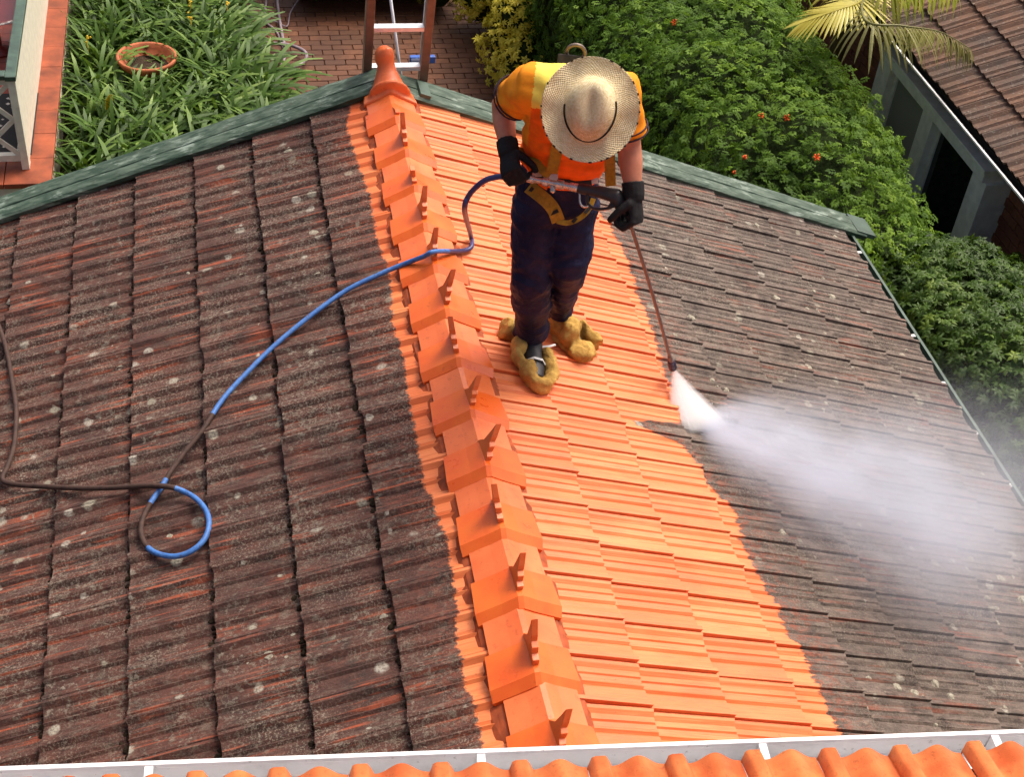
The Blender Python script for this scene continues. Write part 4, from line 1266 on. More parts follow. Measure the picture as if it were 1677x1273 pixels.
q = MB(); q.box((cx0 + .02, cy0 - .06, .34), (cx1 - .02, cy0 + .10, .54)); q.build('bumper', M['carpaint'], car, bevel=.03)
q = MB(); q.box((.55, cy0 - .075, .40), (.92, cy0 - .062, .50)); q.build('number_plate', M['white'], car)
for x in (cx0 + .16, cx1 - .16):
    q = MB(); q.box((x - .14, cy0 - .02, .60), (x + .14, cy0 + .05, .74)); q.build('tail_light', M['redgloss'], car, bevel=.02)
    for y in (cy0 + .62, cy0 + 3.3):
        Mw = Matrix.Translation((x, y, .31)) @ Matrix.Rotation(R(90), 4, 'Y')
        q = MB(); q.lathe([(.17, -.10), (.28, -.10), (.31, -.06), (.31, .06), (.28, .10), (.17, .10)], 28, Mw); wh = q.build('wheel', M['rubber'], car, smooth=True)
        q = MB(); q.lathe([(.0, .08), (.16, .09), (.172, .07), (.172, -.09), (.0, -.09)], 24, Mw); q.build('rim', M['zinc'], wh)

M['grey_hose'] = simple('grey_mauve_hose', (0.27, 0.215, 0.235), 0.4, 0.5, sc=20, vary=.3, bump=.1)
def ground_hose(pts, label, r_=.017, zs=None):
    ps = [at_z(a, b, .052 + r_) for a, b in pts]
    ps = spline(ps, 7)
    q = MB(); q.tube(ps, r_, 9)
    return tag(q.build('hose', M['grey_hose'], None, smooth=True), label, 'hose')
h1 = ground_hose([(452, -25), (456, 20), (462, 60), (466, 85), (452, 110), (438, 135), (432, 155), (428, 190)], 'grey hose running straight down the paving beside the strap leaves', .017)
h2 = ground_hose([(440, -20), (434, 30), (452, 50), (462, 72), (466, 95), (452, 122), (441, 152), (436, 190)], 'grey hose weaving down the paving, crossed by the straight one', .015)
h3 = ground_hose([(395, 82), (430, 80), (470, 82), (497, 92), (502, 104), (490, 116), (462, 124), (446, 134), (436, 158), (430, 190)], 'grey hose swinging out in a wide loop over the brick paving', .019)
h4 = ground_hose([(395, 34), (420, 33), (452, 38), (470, 45), (476, 22), (490, 0), (500, -20)], 'thin dark cable lying across the far paving', .008)
for o, dz in ((h1, .036), (h3, .070), (h4, .02)): o.location.z += dz if o is not h1 else .034

# ------------------------------------------------------------------ the worker
person = empty('person', (0.47, -3.3, 3.43))
tag(person, 'roof cleaner in straw hat, orange shirt, navy trousers and yellow harness spraying the tiles', 'person')
M['skin'] = simple('sunburnt_skin', (0.52, 0.20, 0.115), 0.5, 0.4, sc=22, vary=.14, bump=.15, bd=.002)
SIDE = Vector((math.cos(YAW), -math.sin(YAW), 0))           # towards the right of the picture
FWD = -HEAD                                                 # the way the worker faces
UPV = Vector((0, 0, 1))
pel = off(912, 318, 0.0); wai = off(920, 272, .04); che = off(940, 205, .17); uch = off(952, 160, .26); nek = off(958, 150, .34); hed = off(967, 181, .43)
shR, elR, wrR = off(874, 142, .22), off(822, 172, .03), off(833, 250, .21)
shL, elL, wrL = off(1016, 150, .24), off(1030, 236, .24), off(1038, 320, .35)
hpR, hpL = off(880, 336, .0), off(944, 336, -.01)
knR, knL = off(871, 455, .07), off(932, 430, .07)
anR = on_roof(870, 590, 1, .0) + Vector((0, 0.05, .10)); anL = on_roof(914, 548, 1, 0) + Vector((0, .03, .10))
toR = on_roof(884, 640, 1, .05); toL = on_roof(958, 588, 1, .05)

# --- body: one continuous skin
b = MB()
b.tube([pel, wai, che, uch, nek], [(.15, .10), (.14, .095), (.16, .105), (.15, .09), (.062, .062)], 16, side=SIDE)
b.tube([uch, nek, nek.lerp(hed, .6)], [.07, .060, .058], 14)
HA = (CAM - hed).normalized()                                # the crown of the hat points at the viewer: the face looks down
fz = (HA * .93 + UPV * .25).normalized()                      # top of the head
fx = SIDE.copy(); fx = (fx - fz * fx.dot(fz)).normalized(); fy = fz.cross(fx)   # fy: back of the head
HM = Matrix((fx, fy, fz)).transposed()
if fy.dot(UPV) < 0: pass
b.ball(hed, (.075, .095, .11), 20, HM)
def hp(x, y, z): return hed + HM @ Vector((x, y, z))
b.ball(hp(0, -.055, -.055), (.055, .050, .065), 14, HM)      # jaw
b.tube([hp(0, -.090, -.005), hp(0, -.112, -.035), hp(0, -.098, -.045)], [.010, .016, .012], 8)   # nose
for s in (-1, 1):
    b.ball(hp(s * .076, .0, -.02), (.012, .026, .034), 10, HM)
    b.ball(hp(s * .033, -.080, .012), (.022, .016, .010), 8, HM)
b.tube([hp(-.025, -.100, -.075), hp(0, -.106, -.073), hp(.025, -.100, -.075)], [.006, .010, .006], 8)
b.tube([shR, shR.lerp(elR, .5), elR, elR.lerp(wrR, .35), wrR, wrR.lerp(off(838, 280, .27), .6)], [.060, .052, .046, .046, .030, .027], 14)
b.tube([shL, shL.lerp(elL, .5), elL, elL.lerp(wrL, .35), wrL, wrL.lerp(off(1040, 350, .38), .6)], [.060, .052, .047, .047, .030, .027], 14)
for hp_, kn_, an_, to_ in ((hpR, knR, anR, toR), (hpL, knL, anL, toL)):
    b.tube([hp_, hp_.lerp(kn_, .5), kn_, kn_.lerp(an_, .35), an_], [.075, .065, .05, .052, .038], 14)
    b.tube([an_, an_.lerp(to_, .35) - UPV * .02, an_.lerp(to_, .6) - UPV * .02], [(.034, .032), (.030, .022), (.024, .014)], 12, side=SIDE)
b.fuse('person_body', M['skin'], person, .011, 4)
bpy.data.objects['person_body'].name = 'body'
for s in (-1, 1):
    e = MB(); e.ball(hp(s * .033, -.090, .0), .011, 10); e.build('eye', simple('eye', (.6, .58, .55), .2, .5, bump=0), bpy.data.objects['body'], smooth=True)
hr = MB(); hr.ball(hp(0, .02, -.012), (.080, .088, .095), 16, HM); hr.fuse('hair', simple('short_brown_hair', (.05, .028, .016), .8, .2, sc=60, vary=.5), person, .010, 2)

# --- shirt
def wr(c, sc, amp): return amp * (mnoise.noise(c * sc) + .5 * mnoise.noise(c * sc * 2.3))
M['orange'] = simple('fluorescent_orange_cloth', (0.90, 0.145, 0.008), 0.75, 0.15, sc=26, vary=.12, bump=.25, bd=.003)
M['amber'] = simple('overexposed_orange_cloth', (0.93, 0.30, 0.016), 0.75, 0.15, sc=26, vary=.10, bump=.25, bd=.003)  # sleeves: overexposure of the orange cloth put into its colour as amber
M['yoke'] = simple('fluorescent_yellow_cloth', (0.93, 0.70, 0.11), 0.75, 0.15, sc=26, vary=.08, bump=.25, bd=.003)
s_ = MB()
bk = uch - FWD * .03 + UPV * .03
s_.tube([off(917, 264, .05), wai.lerp(che, .3), che, uch, nek.lerp(uch, .15)], [(.178, .125), (.172, .125), (.188, .130), (.178, .110), (.09, .075)], 24, side=SIDE)
s_.tube([shR.lerp(uch, .55), shR, shR.lerp(elR, .30), shR.lerp(elR, .62)], [.105, .088, .083, .080], 18)
s_.tube([shL.lerp(uch, .55), shL, shL.lerp(elL, .45), shL.lerp(elL, .80)], [.105, .086, .078, .076], 18)
# front of the shirt hangs away from the belly in a point
s_.tube([off(935, 222, .24), off(944, 246, .26), off(950, 270, .25)], [(.13, .03), (.10, .018), (.015, .008)], 12, side=SIDE)
yk = (che + FWD * .05)
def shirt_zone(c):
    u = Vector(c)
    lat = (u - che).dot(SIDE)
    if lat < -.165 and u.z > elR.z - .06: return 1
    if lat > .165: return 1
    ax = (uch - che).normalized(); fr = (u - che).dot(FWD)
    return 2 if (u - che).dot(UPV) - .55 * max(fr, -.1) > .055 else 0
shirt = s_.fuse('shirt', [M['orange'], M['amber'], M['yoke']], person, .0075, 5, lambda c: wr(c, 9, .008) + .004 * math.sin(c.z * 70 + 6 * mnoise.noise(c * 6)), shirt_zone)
M['piping'] = simple('dark_piping', (0.035, 0.020, 0.030), .7, .2, bump=0)
for a, e, t in ((shR, elR, .62), (shL, elL, .80)):
    dr = (e - a).normalized()
    for k in (0, .022):
        c = a.lerp(e, t) - dr * (.010 + k)
        ring = []
        x = dr.cross(UPV).normalized(); y = dr.cross(x)
        for i in range(25):
            an = 2 * math.pi * i / 24; ring.append(c + (x * math.cos(an) + y * math.sin(an)) * (.0850 if a is shR else .0800))
        q = MB(); q.tube(ring, .0036, 6, cap=False); q.build('cuff_piping', M['piping'], shirt, smooth=True)

# --- trousers
M['navy'] = NT('shiny_navy_cloth')
_m = M['navy']; _p = _m.obj()
_wv = _m.noise(_p, 34, 3, .6)
M['navy'] = _m.fin(_m.mix(_m.rng(_m.noise(_p, 9, 3), .35, .65), (0.010, 0.010, 0.030), (0.024, 0.023, 0.056)), 0.5, 0.10, _m.bump(_wv, .6, .012))
t_ = MB()
t_.tube([pel + UPV * .14, pel, (hpR + hpL) / 2 - UPV * .03], [(.158, .118), (.170, .128), (.165, .118)], 22, side=SIDE)
rb = anR + (knR - anR).normalized() * .01
lb2 = anL + (knL - anL).normalized() * .01
t_.tube([hpR + UPV * .03, hpR.lerp(knR, .45), knR, knR.lerp(rb, .45), knR.lerp(rb, .85), rb], [(.104, .115), (.100, .108), (.086, .096), (.078, .090), (.070, .080), (.066, .070)], 20, side=SIDE)
t_.tube([hpL + UPV * .03, hpL.lerp(knL, .45), knL, knL.lerp(lb2, .45), knL.lerp(lb2, .85), lb2], [(.098, .112), (.088, .102), (.080, .094), (.060, .078), (.052, .066), (.050, .060)], 20, side=SIDE)
def trouser_fold(c):
    t = max(0.0, min(1.0, (4.40 - c.z) / .85))
    w_ = Vector((mnoise.noise(c * 4.0), mnoise.noise(c * 4.0 + Vector((9, 2, 1))), 0)) * .10
    q_ = c + w_
    n1 = mnoise.noise(Vector((q_.x * 5, q_.y * 5, q_.z * 9)))
    n2 = 1 - abs(mnoise.noise(Vector((q_.x * 7 + q_.z * 5, q_.y * 7, q_.z * 15 + 4)))) * 2.2      # creases
    n3 = 1 - abs(mnoise.noise(Vector((q_.x * 12 - q_.z * 9, q_.y * 12, q_.z * 17)))) * 2.2
    return .010 * n1 + (.004 + .008 * t) * n2 + (.002 + .006 * t) * n3 - .004
trou = t_.fuse('trousers', M['navy'], person, .0075, 4, trouser_fold)

# --- straw hat
HAX = (HA * .95 + UPV * .12 - SIDE * .03).normalized()
hx = (SIDE - HAX * SIDE.dot(HAX)).normalized(); hy = HAX.cross(hx)      # hy points up the picture
hc = hed + HAX * .035
HT = Matrix((hx, hy, HAX)).transposed().to_4x4(); HT.translation = hc
def straw():
    m = NT('woven_straw'); p = m.obj()
    x, y, z = m.xyz(p)
    ang = m.math('ARCTAN2', y, x); rad = m.math('SQRT', m.math('ADD', m.math('MULTIPLY', x, x), m.math('MULTIPLY', y, y)))
    wv1 = m.math('SINE', m.math('ADD', m.math('MULTIPLY', rad, 620.0), m.math('MULTIPLY', ang, 8.0))); wv2 = m.math('SINE', m.math('ADD', m.math('MULTIPLY', ang, 90.0), m.math('MULTIPLY', m.noise(p, 40, 2), 6.0)))
    wv = m.math('MULTIPLY', wv1, wv2)
    a = m.noise(m.comb(m.math('MULTIPLY', ang, 2.0), m.math('MULTIPLY', rad, 60.0), z), 3.0, 4, .65); bb = m.noise(p, 14, 3)
    c = m.mix(m.rng(a, .3, .7), (0.66, 0.50, 0.25), (0.90, 0.79, 0.54))
    c = m.mix(m.math('MULTIPLY', m.rng(wv, -.4, 1.0), .28), c, (0.46, 0.31, 0.14))
    c = m.mix(m.rng(bb, .52, .70, 0, .45), c, (0.56, 0.34, 0.14))
    return m.fin(c, .95, .03, m.bump(m.math('ADD', wv, m.math('MULTIPLY', a, 2.2)), .5, .004))
M['straw'] = straw()
q = MB(); nA = 72
prof = [(.0, .105), (.02, .106), (.04, .104), (.055, .098), (.066, .086), (.074, .066), (.080, .040), (.085, .018), (.090, .008), (.110, .002), (.125, -.003), (.145, -.004), (.165, -.001), (.178, .004), (.182, .006), (.181, .001), (.165, -.006), (.12, -.008), (.088, -.004)]
for r_, z in prof:
    for j in range(nA):
        a = 2 * math.pi * j / nA
        x, y = r_ * math.cos(a), r_ * math.sin(a)
        crown = max(0, 1 - r_ / .088) if r_ < .088 else 0
        ex = 1.0; 
        if r_ <= .090: x *= 1.03; y *= 1.28; y += .012 * (1 - r_ / .09)
        zz = z
        if z > .03:      # dent along the top, pinched towards the front
            zz -= .018 * math.exp(-(x / .020) ** 2) * math.exp(-((y - .0) / .075) ** 2) * (1 if z > .08 else .2)
            zz -= .012 * max(0, -y / .09) * (z / .105)
            zz += .010 * max(0, y / .09) * (z / .105)
        if r_ > .095:
            x *= .96; y *= .97
        if r_ > .1:
            k = (r_ - .1) / .08
            zz += k * (.012 * math.cos(2 * a + .4) - .020 * math.sin(a) * 0 + .006 * math.sin(5 * a) + .003 * math.sin(11 * a))
            x *= .985; y *= 1.04
        q.v.append(Vector((x, y, zz)))
k = len(prof)
q.f = [(i * nA + j, i * nA + (j + 1) % nA, (i + 1) * nA + (j + 1) % nA, (i + 1) * nA + j) for i in range(k - 1) for j in range(nA)]; q.m = [0] * len(q.f)
hat = q.build('straw_hat', M['straw'], person, smooth=True)
hat.matrix_basis = HT
M['cord'] = simple('dark_cord', (0.025, 0.018, 0.014), .7, .2, bump=0)
q = MB(); pts = []
for i in range(49):
    a = -math.pi * 1.02 + math.pi * 1.12 * i / 48
    pts.append(Vector((.0865 * 1.045 * math.cos(a), .0865 * 1.295 * math.sin(a), .018 + .008 * math.cos(2 * a))))
q.tube(pts, .0032, 6); q.build('hat_cord', M['cord'], hat, smooth=True)
for i in range(30):
    a = 2 * math.pi * (i + random.uniform(-.2, .2)) / 30
    r_ = .181; kz = .012 * math.cos(2 * a + .4) + .006 * math.sin(5 * a) + .003 * math.sin(11 * a)
    c = Vector((r_ * .946 * math.cos(a), r_ * 1.009 * math.sin(a), .004 + kz)); tdir = Vector((-math.sin(a), math.cos(a), 0))
    if random.random() < .25: continue
    hl = random.uniform(.003, .007)
    q = MB(); q.bar(c - tdir * hl, c + tdir * hl, .0055, .006)
    q.build('brim_stitch', M['cord'], hat)

# --- harness: straps laid on the cloth, buckles, ring on the back
dg = bpy.context.evaluated_depsgraph_get(); dg.update()
def bvh(objs):
    V = []; F = []
    for o in objs:
        b0 = len(V); mwo = o.matrix_world
        V += [mwo @ v.co for v in o.data.vertices]; F += [tuple(i + b0 for i in p.vertices) for p in o.data.polygons]
    return BVHTree.FromPolygons(V, F)
cloth = bvh([shirt, trou])
def lay(px, py, lift=.008, deft=.12):
    lift += .012
    d = ray(px, py); loc, nn, _, _ = cloth.ray_cast(CAM, d)
    if loc is None: return off(px, py, deft), -d
    return loc - d * lift, nn
M['web'] = simple('mustard_webbing', (0.36, 0.205, 0.018), 0.7, 0.25, sc=60, vary=.25, bump=.4, bd=.002)
M['webdark'] = simple('dark_webbing', (0.030, 0.026, 0.022), 0.7, 0.25, sc=60, vary=.3)
def strap(name, pts, wpx, mat, lift=.008, thick=.004, deft=.14, sub=6, wdir=None):
    P = [lay(px, py, lift, deft)[0] for px, py in pts]
    P = spline(P, sub)
    v = []; f = []
    for i, p in enumerate(P):
        t = (P[min(i + 1, len(P) - 1)] - P[max(i - 1, 0)]).normalized()
        wv = t.cross(_f).normalized() * (wpx / 900.0)
        nn = t.cross(wv).normalized()
        v += [p - wv - nn * thick, p + wv - nn * thick, p + wv + nn * thick, p - wv + nn * thick]
    n = len(P)
    f = [(i * 4 + c, i * 4 + (c + 1) % 4, i * 4 + 4 + (c + 1) % 4, i * 4 + 4 + c) for i in range(n - 1) for c in range(4)] + [(0, 1, 2, 3), tuple(n * 4 - 1 - c for c in range(4))]
    q = MB(); q.add(v, f)
    return q.build(name, mat, harness)
hb = MB()
hb.tube([off(872, 300, .10), off(915, 306, .14), off(962, 300, .13)], [(.015, .03)] * 3, 8)
harness = tag(strap.__globals__['MB']().add([(0, 0, 0)], []).build('harness', M['web'], person)) if False else empty('harness', (0, 0, 0), person)
harness.matrix_parent_inverse = Matrix.Translation(-Vector(person.location))
strap('chest_strap', [(926, 175), (920, 215), (912, 245), (904, 282)], 20, M['web'], .010)
strap('chest_strap', [(996, 215), (998, 245), (999, 275), (1000, 304)], 18, M['web'], .010, deft=.20)
strap('waist_strap', [(842, 246), (858, 252), (872, 262), (890, 278), (905, 292)], 17, M['web'], .012)
strap('waist_strap', [(868, 282), (890, 292), (925, 300), (968, 298)], 13, M['webdark'], .012)
strap('leg_strap', [(866, 306), (882, 318), (898, 332), (908, 346), (914, 362)], 24, M['web'], .012)
strap('leg_strap', [(912, 362), (930, 365), (950, 357), (964, 343), (972, 325)], 9, M['web'], .014)
for a, b_ in (((914, 345), (898, 352)), ((938, 364), (944, 357)), ((958, 349), (966, 340)), ((872, 308), (866, 316))):
    strap('webbing_mark', [a, ((a[0] + b_[0]) / 2, (a[1] + b_[1]) / 2), b_], 6, M['webdark'], .020, sub=2)
for px, py in ((906, 290), (880, 284), (972, 296)):
    p_, nn = lay(px, py, .016); q = MB(); q.box((-.018, -.012, -.003), (.018, .012, .003), 0, Matrix.Translation(p_) @ Matrix((CR, CU, -_f)).transposed().to_4x4()); q.build('buckle', M['zinc'], harness, bevel=.002)
# a flap of the orange shirt tail under the straps
strap('shirt_tail', [(862, 262), (872, 278), (884, 296), (898, 306)], 13, M['orange'], .014)
# ring and pad on the upper back
rc = off(943, 86, .02)
q = MB(); ring = []
for i in range(29):
    a = math.pi * (-.30 + 1.60 * i / 28)
    ring.append(rc + SIDE * math.cos(a) * .034 + (UPV * .94 - HEAD * .3) * (math.sin(a) * .040))
ring = [ring[0] - UPV * .05] + ring + [ring[-1] - UPV * .05]
M['ringmetal'] = simple('dull_steel_ring', (0.20, 0.155, 0.13), .5, .5, metal=.4, sc=30, vary=.3)
q.tube(ring, .0075, 9); q.build('back_ring', M['ringmetal'], harness, smooth=True)
q = MB(); q.box((-.05, -.028, -.012), (.05, .05, .012), 0, Matrix.Translation(off(933, 112, .06)) @ Matrix((SIDE, (UPV * .8 - FWD * .6).normalized(), (UPV * .6 + FWD * .8).normalized())).transposed().to_4x4()); q.build('back_pad', M['webdark'], harness, bevel=.006)

# --- gloved hands
M['glove'] = simple('black_knit_glove', (0.012, 0.011, 0.012), 0.75, 0.25, sc=70, vary=.4, bump=.4, bd=.003)
def hand(name, wrist, fdir, back, thumb_side, curls, spread=.0, thumb=(.6, .6), scale=1.0, fore=None):
    Z = Vector(fdir).normalized(); Y = (Vector(back) - Z * Vector(back).dot(Z)).normalized(); X = Y.cross(Z)
    if thumb_side * 1 < 0: X = -X
    def L(x, y, z): return Vector(wrist) + (X * x + Y * y + Z * z) * scale
    q = MB()
    fo_ = Vector(wrist) + (Vector(fore) - Vector(wrist)).normalized() * .05
    q.tube([fo_, Vector(wrist), L(0, .001, .02)], [.043, .041, .036], 16)
    q.tube([L(0, 0, -.012), L(.0, .003, .03), L(0, .004, .07), L(0, .002, .095)], [(.034, .029), (.042, .023), (.047, .020), (.042, .016)], 16, side=X)
    for i, (x, ln, r_) in enumerate(((.033, .95, .0115), (.011, 1.05, .012), (-.011, .98, .0115), (-.032, .80, .0105))):
        p = L(x, 0, .088); c = 0; a = curls[i]; pts = [L(x * .8, 0, .05), p]
        for sgl, k in ((.045, 1.0), (.029, 1.05), (.023, .8)):
            c += a * k
            dv = Z * math.cos(c) - Y * math.sin(c) + X * (spread * (x / .03))
            p = p + dv * sgl * ln * scale; pts.append(p)
        q.tube(pts, [r_ * scale * m_ for m_ in (1.15, 1.15, 1.05, .98, .78)], 10)
    t0 = L(.036, -.006, .025); d1 = (X * .50 + Z * .60 - Y * thumb[0]).normalized(); d2 = (X * .2 + Z * .75 - Y * thumb[1]).normalized(); d3 = (-X * .25 + Z * .7 - Y * thumb[1]).normalized()
    p1 = t0 + d1 * .036 * scale; p2 = p1 + d2 * .032 * scale; p3 = p2 + d3 * .026 * scale
    q.tube([L(.018, 0, .02), t0, p1, p2, p3], [.018 * scale, .017 * scale, .0145 * scale, .013 * scale, .010 * scale], 10)
    return q.fuse(name, M['glove'], person, .0042, 2, lambda c: .0012 * mnoise.noise(c * 60))
gunA, gunB = off(838, 287, .275), off(1008, 320, .36)        # tail of the spray gun and its bend
grip = off(1032, 362, .375)
nozzle = on_roof(1100, 596, 1, .16)
hand('glove', wrR, off(839, 300, .345) - wrR, FWD * .85 - SIDE * .35 + UPV * .25, 1, (1.05, 1.1, 1.1, 1.1), thumb=(1.0, 1.3), scale=1.08, fore=elR)
hand('glove', wrL, off(1045, 392, .43) - wrL, SIDE * .85 + FWD * .45, -1, (1.1, 1.15, 1.2, 1.25), thumb=(.9, 1.0), scale=1.10, fore=elL)

# --- boots wrapped in foam
M['foam'] = NT('yellow_foam'); _m = M['foam']; _p = _m.obj()
_a = _m.noise(_p, 16, 4, .6); _b = _m.noise(_p, 130, 3, .7)
_c = _m.mix(_m.rng(_a, .32, .66), (0.33, 0.18, 0.045), (0.62, 0.38, 0.105)); _c = _m.mix(_m.rng(_b, .55, .75, 0, .5), _c, (0.20, 0.10, 0.025))
M['foam'] = _m.fin(_c, .95, .1, _m.bump(_b, .9, .008))
M['boot'] = simple('dark_grey_boot', (0.045, 0.042, 0.045), .45, .4, sc=20, vary=.3)
NR = Vector((ST, 0, CT))
def foot(an_, to_, shift):
    fd = (to_ - an_); fd = (fd - NR * fd.dot(NR)).normalized(); sd = NR.cross(fd).normalized()
    base = an_ - NR * ((an_ - Vector((0, 0, RIDGE_Z))).dot(NR) - .045) + fd * shift
    q = MB(); q.tube([base + NR * .14 - fd * .02, base + NR * .06 - fd * .01, base + fd * .06 + NR * .02, base + fd * .15 + NR * .012, base + fd * .215 + NR * .008], [(.044, .048), (.046, .055), (.045, .042), (.047, .034), (.034, .022)], 14, side=sd)
    bt = q.fuse('boot', M['boot'], person, .007, 3)
    return base, fd, sd, bt
def fuzz(c): return .010 * mnoise.noise(c * 14) - .016 * max(0, .25 - abs(mnoise.noise(c * 9 + Vector((1, 5, 2))))) + .006 * mnoise.noise(c * 34) + .003 * mnoise.noise(c * 80)
base, fd, sd, bt = foot(anR, toR, .035)
FM = Matrix((fd, sd, NR)).transposed()
q = MB()
q.tube([base - fd * .05 + NR * -.012, base + fd * .10 - NR * .012, base + fd * .27 - NR * .012], [(.075, .026), (.085, .028), (.055, .022)], 14, side=sd)
u = [base + sd * -.070 + fd * .02 + NR * .028, base + sd * -.080 + fd * .12 + NR * .03, base + sd * -.050 + fd * .235 + NR * .028, base + sd * .0 + fd * .268 + NR * .022, base + sd * .055 + fd * .225 + NR * .028, base + sd * .072 + fd * .12 + NR * .03, base + sd * .066 + fd * .02 + NR * .03]
q.tube(spline(u, 4), [(.030, .038)] * 25, 12)
q.ball(base - sd * .075 + fd * .06 + NR * .04, (.055, .036, .048), 12, FM); q.ball(base - sd * .050 + fd * .20 + NR * .035, (.06, .040, .045), 12, FM); q.ball(base + fd * .262 + NR * .012, (.045, .06, .034), 12, FM)
q.fuse('foam_overshoe', M['foam'], person, .006, 2, fuzz)
q = MB(); hb_ = base - fd * .075 - sd * .05
q.tube([hb_ - sd * .075 + NR * .03, hb_ + NR * .02, hb_ + sd * .06 + NR * .01 + fd * .02], [(.045, .055), (.05, .06), (.035, .05)], 10, side=fd)
q.ball(hb_ + sd * .10 + NR * .0, (.05, .04, .045), 10, FM)
q.fuse('foam_heel_pad', M['foam'], person, .008, 1, fuzz)
M['tape'] = simple('white_tape', (.78, .76, .72), .5, .4, bump=0)
for dfd, h in ((.03, .058), (.135, .052)):
    q = MB(); q.tube([base + fd * dfd - sd * .042 + NR * h * .7, base + fd * dfd - sd * .02 + NR * (h + .005), base + fd * dfd + sd * .02 + NR * (h + .005), base + fd * dfd + sd * .042 + NR * h * .7], [(.008, .003)] * 4, 6, side=fd); q.build('tape_strap', M['tape'], bt)
q = MB(); q.tube([base + fd * .03 + sd * .04 + NR * .05, base + fd * .0 + sd * .09 + NR * .045, base - fd * .03 + sd * .125 + NR * .04], [(.006, .0025)] * 3, 6, side=fd); q.build('tape_strap', M['tape'], bt)
base, fd, sd, bt = foot(anL, toL, .015)
FM = Matrix((fd, sd, NR)).transposed()
q = MB()
q.tube([base - fd * .03 - NR * .012, base + fd * .12 - NR * .012, base + fd * .25 - NR * .012], [(.07, .026), (.085, .028), (.065, .024)], 14, side=sd)
q.ball(base + fd * .045 - sd * .055 + NR * .055, (.068, .042, .066), 14, FM); q.ball(base + fd * .14 - sd * .052 + NR * .06, (.060, .048, .062), 14, FM)
q.ball(base + fd * .225 - sd * .015 + NR * .03, (.055, .085, .045), 14, FM)
q.tube(spline([base + fd * .06 + sd * .07 + NR * .05, base + fd * .14 + sd * .09 + NR * .045, base + fd * .21 + sd * .095 + NR * .04], 4), [(.028, .05)] * 9, 10)
q.ball(base + fd * .10 - sd * .02 + NR * .095, (.05, .04, .030), 12, FM)
q.fuse('foam_overshoe', M['foam'], person, .008, 1, lambda c: .012 * mnoise.noise(c * 13) - .022 * max(0, .28 - abs(mnoise.noise(c * 10))) + .008 * mnoise.noise(c * 36) + .003 * mnoise.noise(c * 80))

# ------------------------------------------------------------------ pressure washer lance
ln = empty('spray_lance', tuple(grip)); tag(ln, 'pressure washer gun with long brown lance held by the roof cleaner', 'spray gun')
M['brass'] = simple('wet_silver_fitting', (0.55, 0.52, 0.48), .25, .5, metal=.75, sc=40, vary=.35, bump=.1)
M['blackplastic'] = simple('black_plastic', (0.022, 0.020, 0.021), .4, .45, sc=30, vary=.3, bump=.05)
M['rustpipe'] = simple('dull_brown_pipe', (0.165, 0.095, 0.075), .45, .5, metal=.3, sc=40, vary=.3, bump=.1)
q = MB()
gd = (gunB - gunA)
segs = [(.0, .012), (.06, .014), (.065, .010), (.15, .010), (.155, .015), (.22, .015), (.225, .011), (.30, .011), (.305, .017), (.36, .017), (.365, .012), (.43, .013), (.435, .018), (.50, .018), (.505, .013), (.56, .013), (.565, .017), (.64, .017)]
q.tube([gunA + gd * a for a, _ in segs], [r_ for _, r_ in segs], 14)
q.build('fitting', M['brass'], ln, smooth=False)
q = MB(); ks = gunA + gd * .40; q.tube([ks, ks - CU * .03, ks - CU * .036 + CR * .004], [.010, .011, .006], 8); q.build('valve_knob', M['brass'], ln, smooth=True)
hk = gunA + gd * .66
q = MB(); q.tube(spline([hk - CU * .01, hk - CU * .05, hk - CU * .068 + CR * .012, hk - CU * .066 + CR * .032], 4), .0042, 7); q.build('hook', M['brass'], ln, smooth=True)
q = MB(); q.tube([gunA + gd * .63, gunA + gd * .66, gunA + gd * .80, gunA + gd * .90, gunB, off(1018, 338, .37), off(1028, 352, .375)], [(.016, .016), (.021, .020), (.021, .020), (.024, .021), (.031, .024), (.028, .021), (.018, .016)], 14, side=CU)
q.fuse('gun_body', M['blackplastic'], ln, .006, 3)
q = MB(); q.tube(spline([off(962, 318, .35), off(962, 332, .36), off(975, 342, .37), off(996, 341, .38), off(1010, 334, .38)], 5), [(.009, .006)] * 21, 8, side=_f); q.build('trigger_guard', M['blackplastic'], ln, smooth=True)
q = MB(); q.tube(spline([off(1000, 322, .37), off(1003, 332, .375), off(998, 340, .38)], 4), [(.006, .009)] * 9, 8, side=_f); q.build('trigger', M['blackplastic'], ln, smooth=True)
q = MB(); g2 = off(1028, 352, .38); mid = g2.lerp(nozzle, .5) + CR * .006
ends = spline([g2, mid, nozzle], 8); q.tube(ends, [.0075] * len(ends), 10); q.build('lance', M['rustpipe'], ln, smooth=True)
ld_ = (nozzle - mid).normalized()
M['purple'] = simple('dark_purple_rubber', (0.030, 0.018, 0.045), .5, .4, bump=.1)
q = MB(); q.tube([nozzle - ld_ * .03, nozzle - ld_ * .028, nozzle + ld_ * .0, nozzle + ld_ * .045, nozzle + ld_ * .048], [.010, .015, .020, .020, .013], 14); q.build('nozzle', M['purple'], ln)
q = MB(); q.tube([nozzle - ld_ * .085, nozzle - ld_ * .03], .0105, 10); q.build('nozzle_coupling', M['rustpipe'], ln)

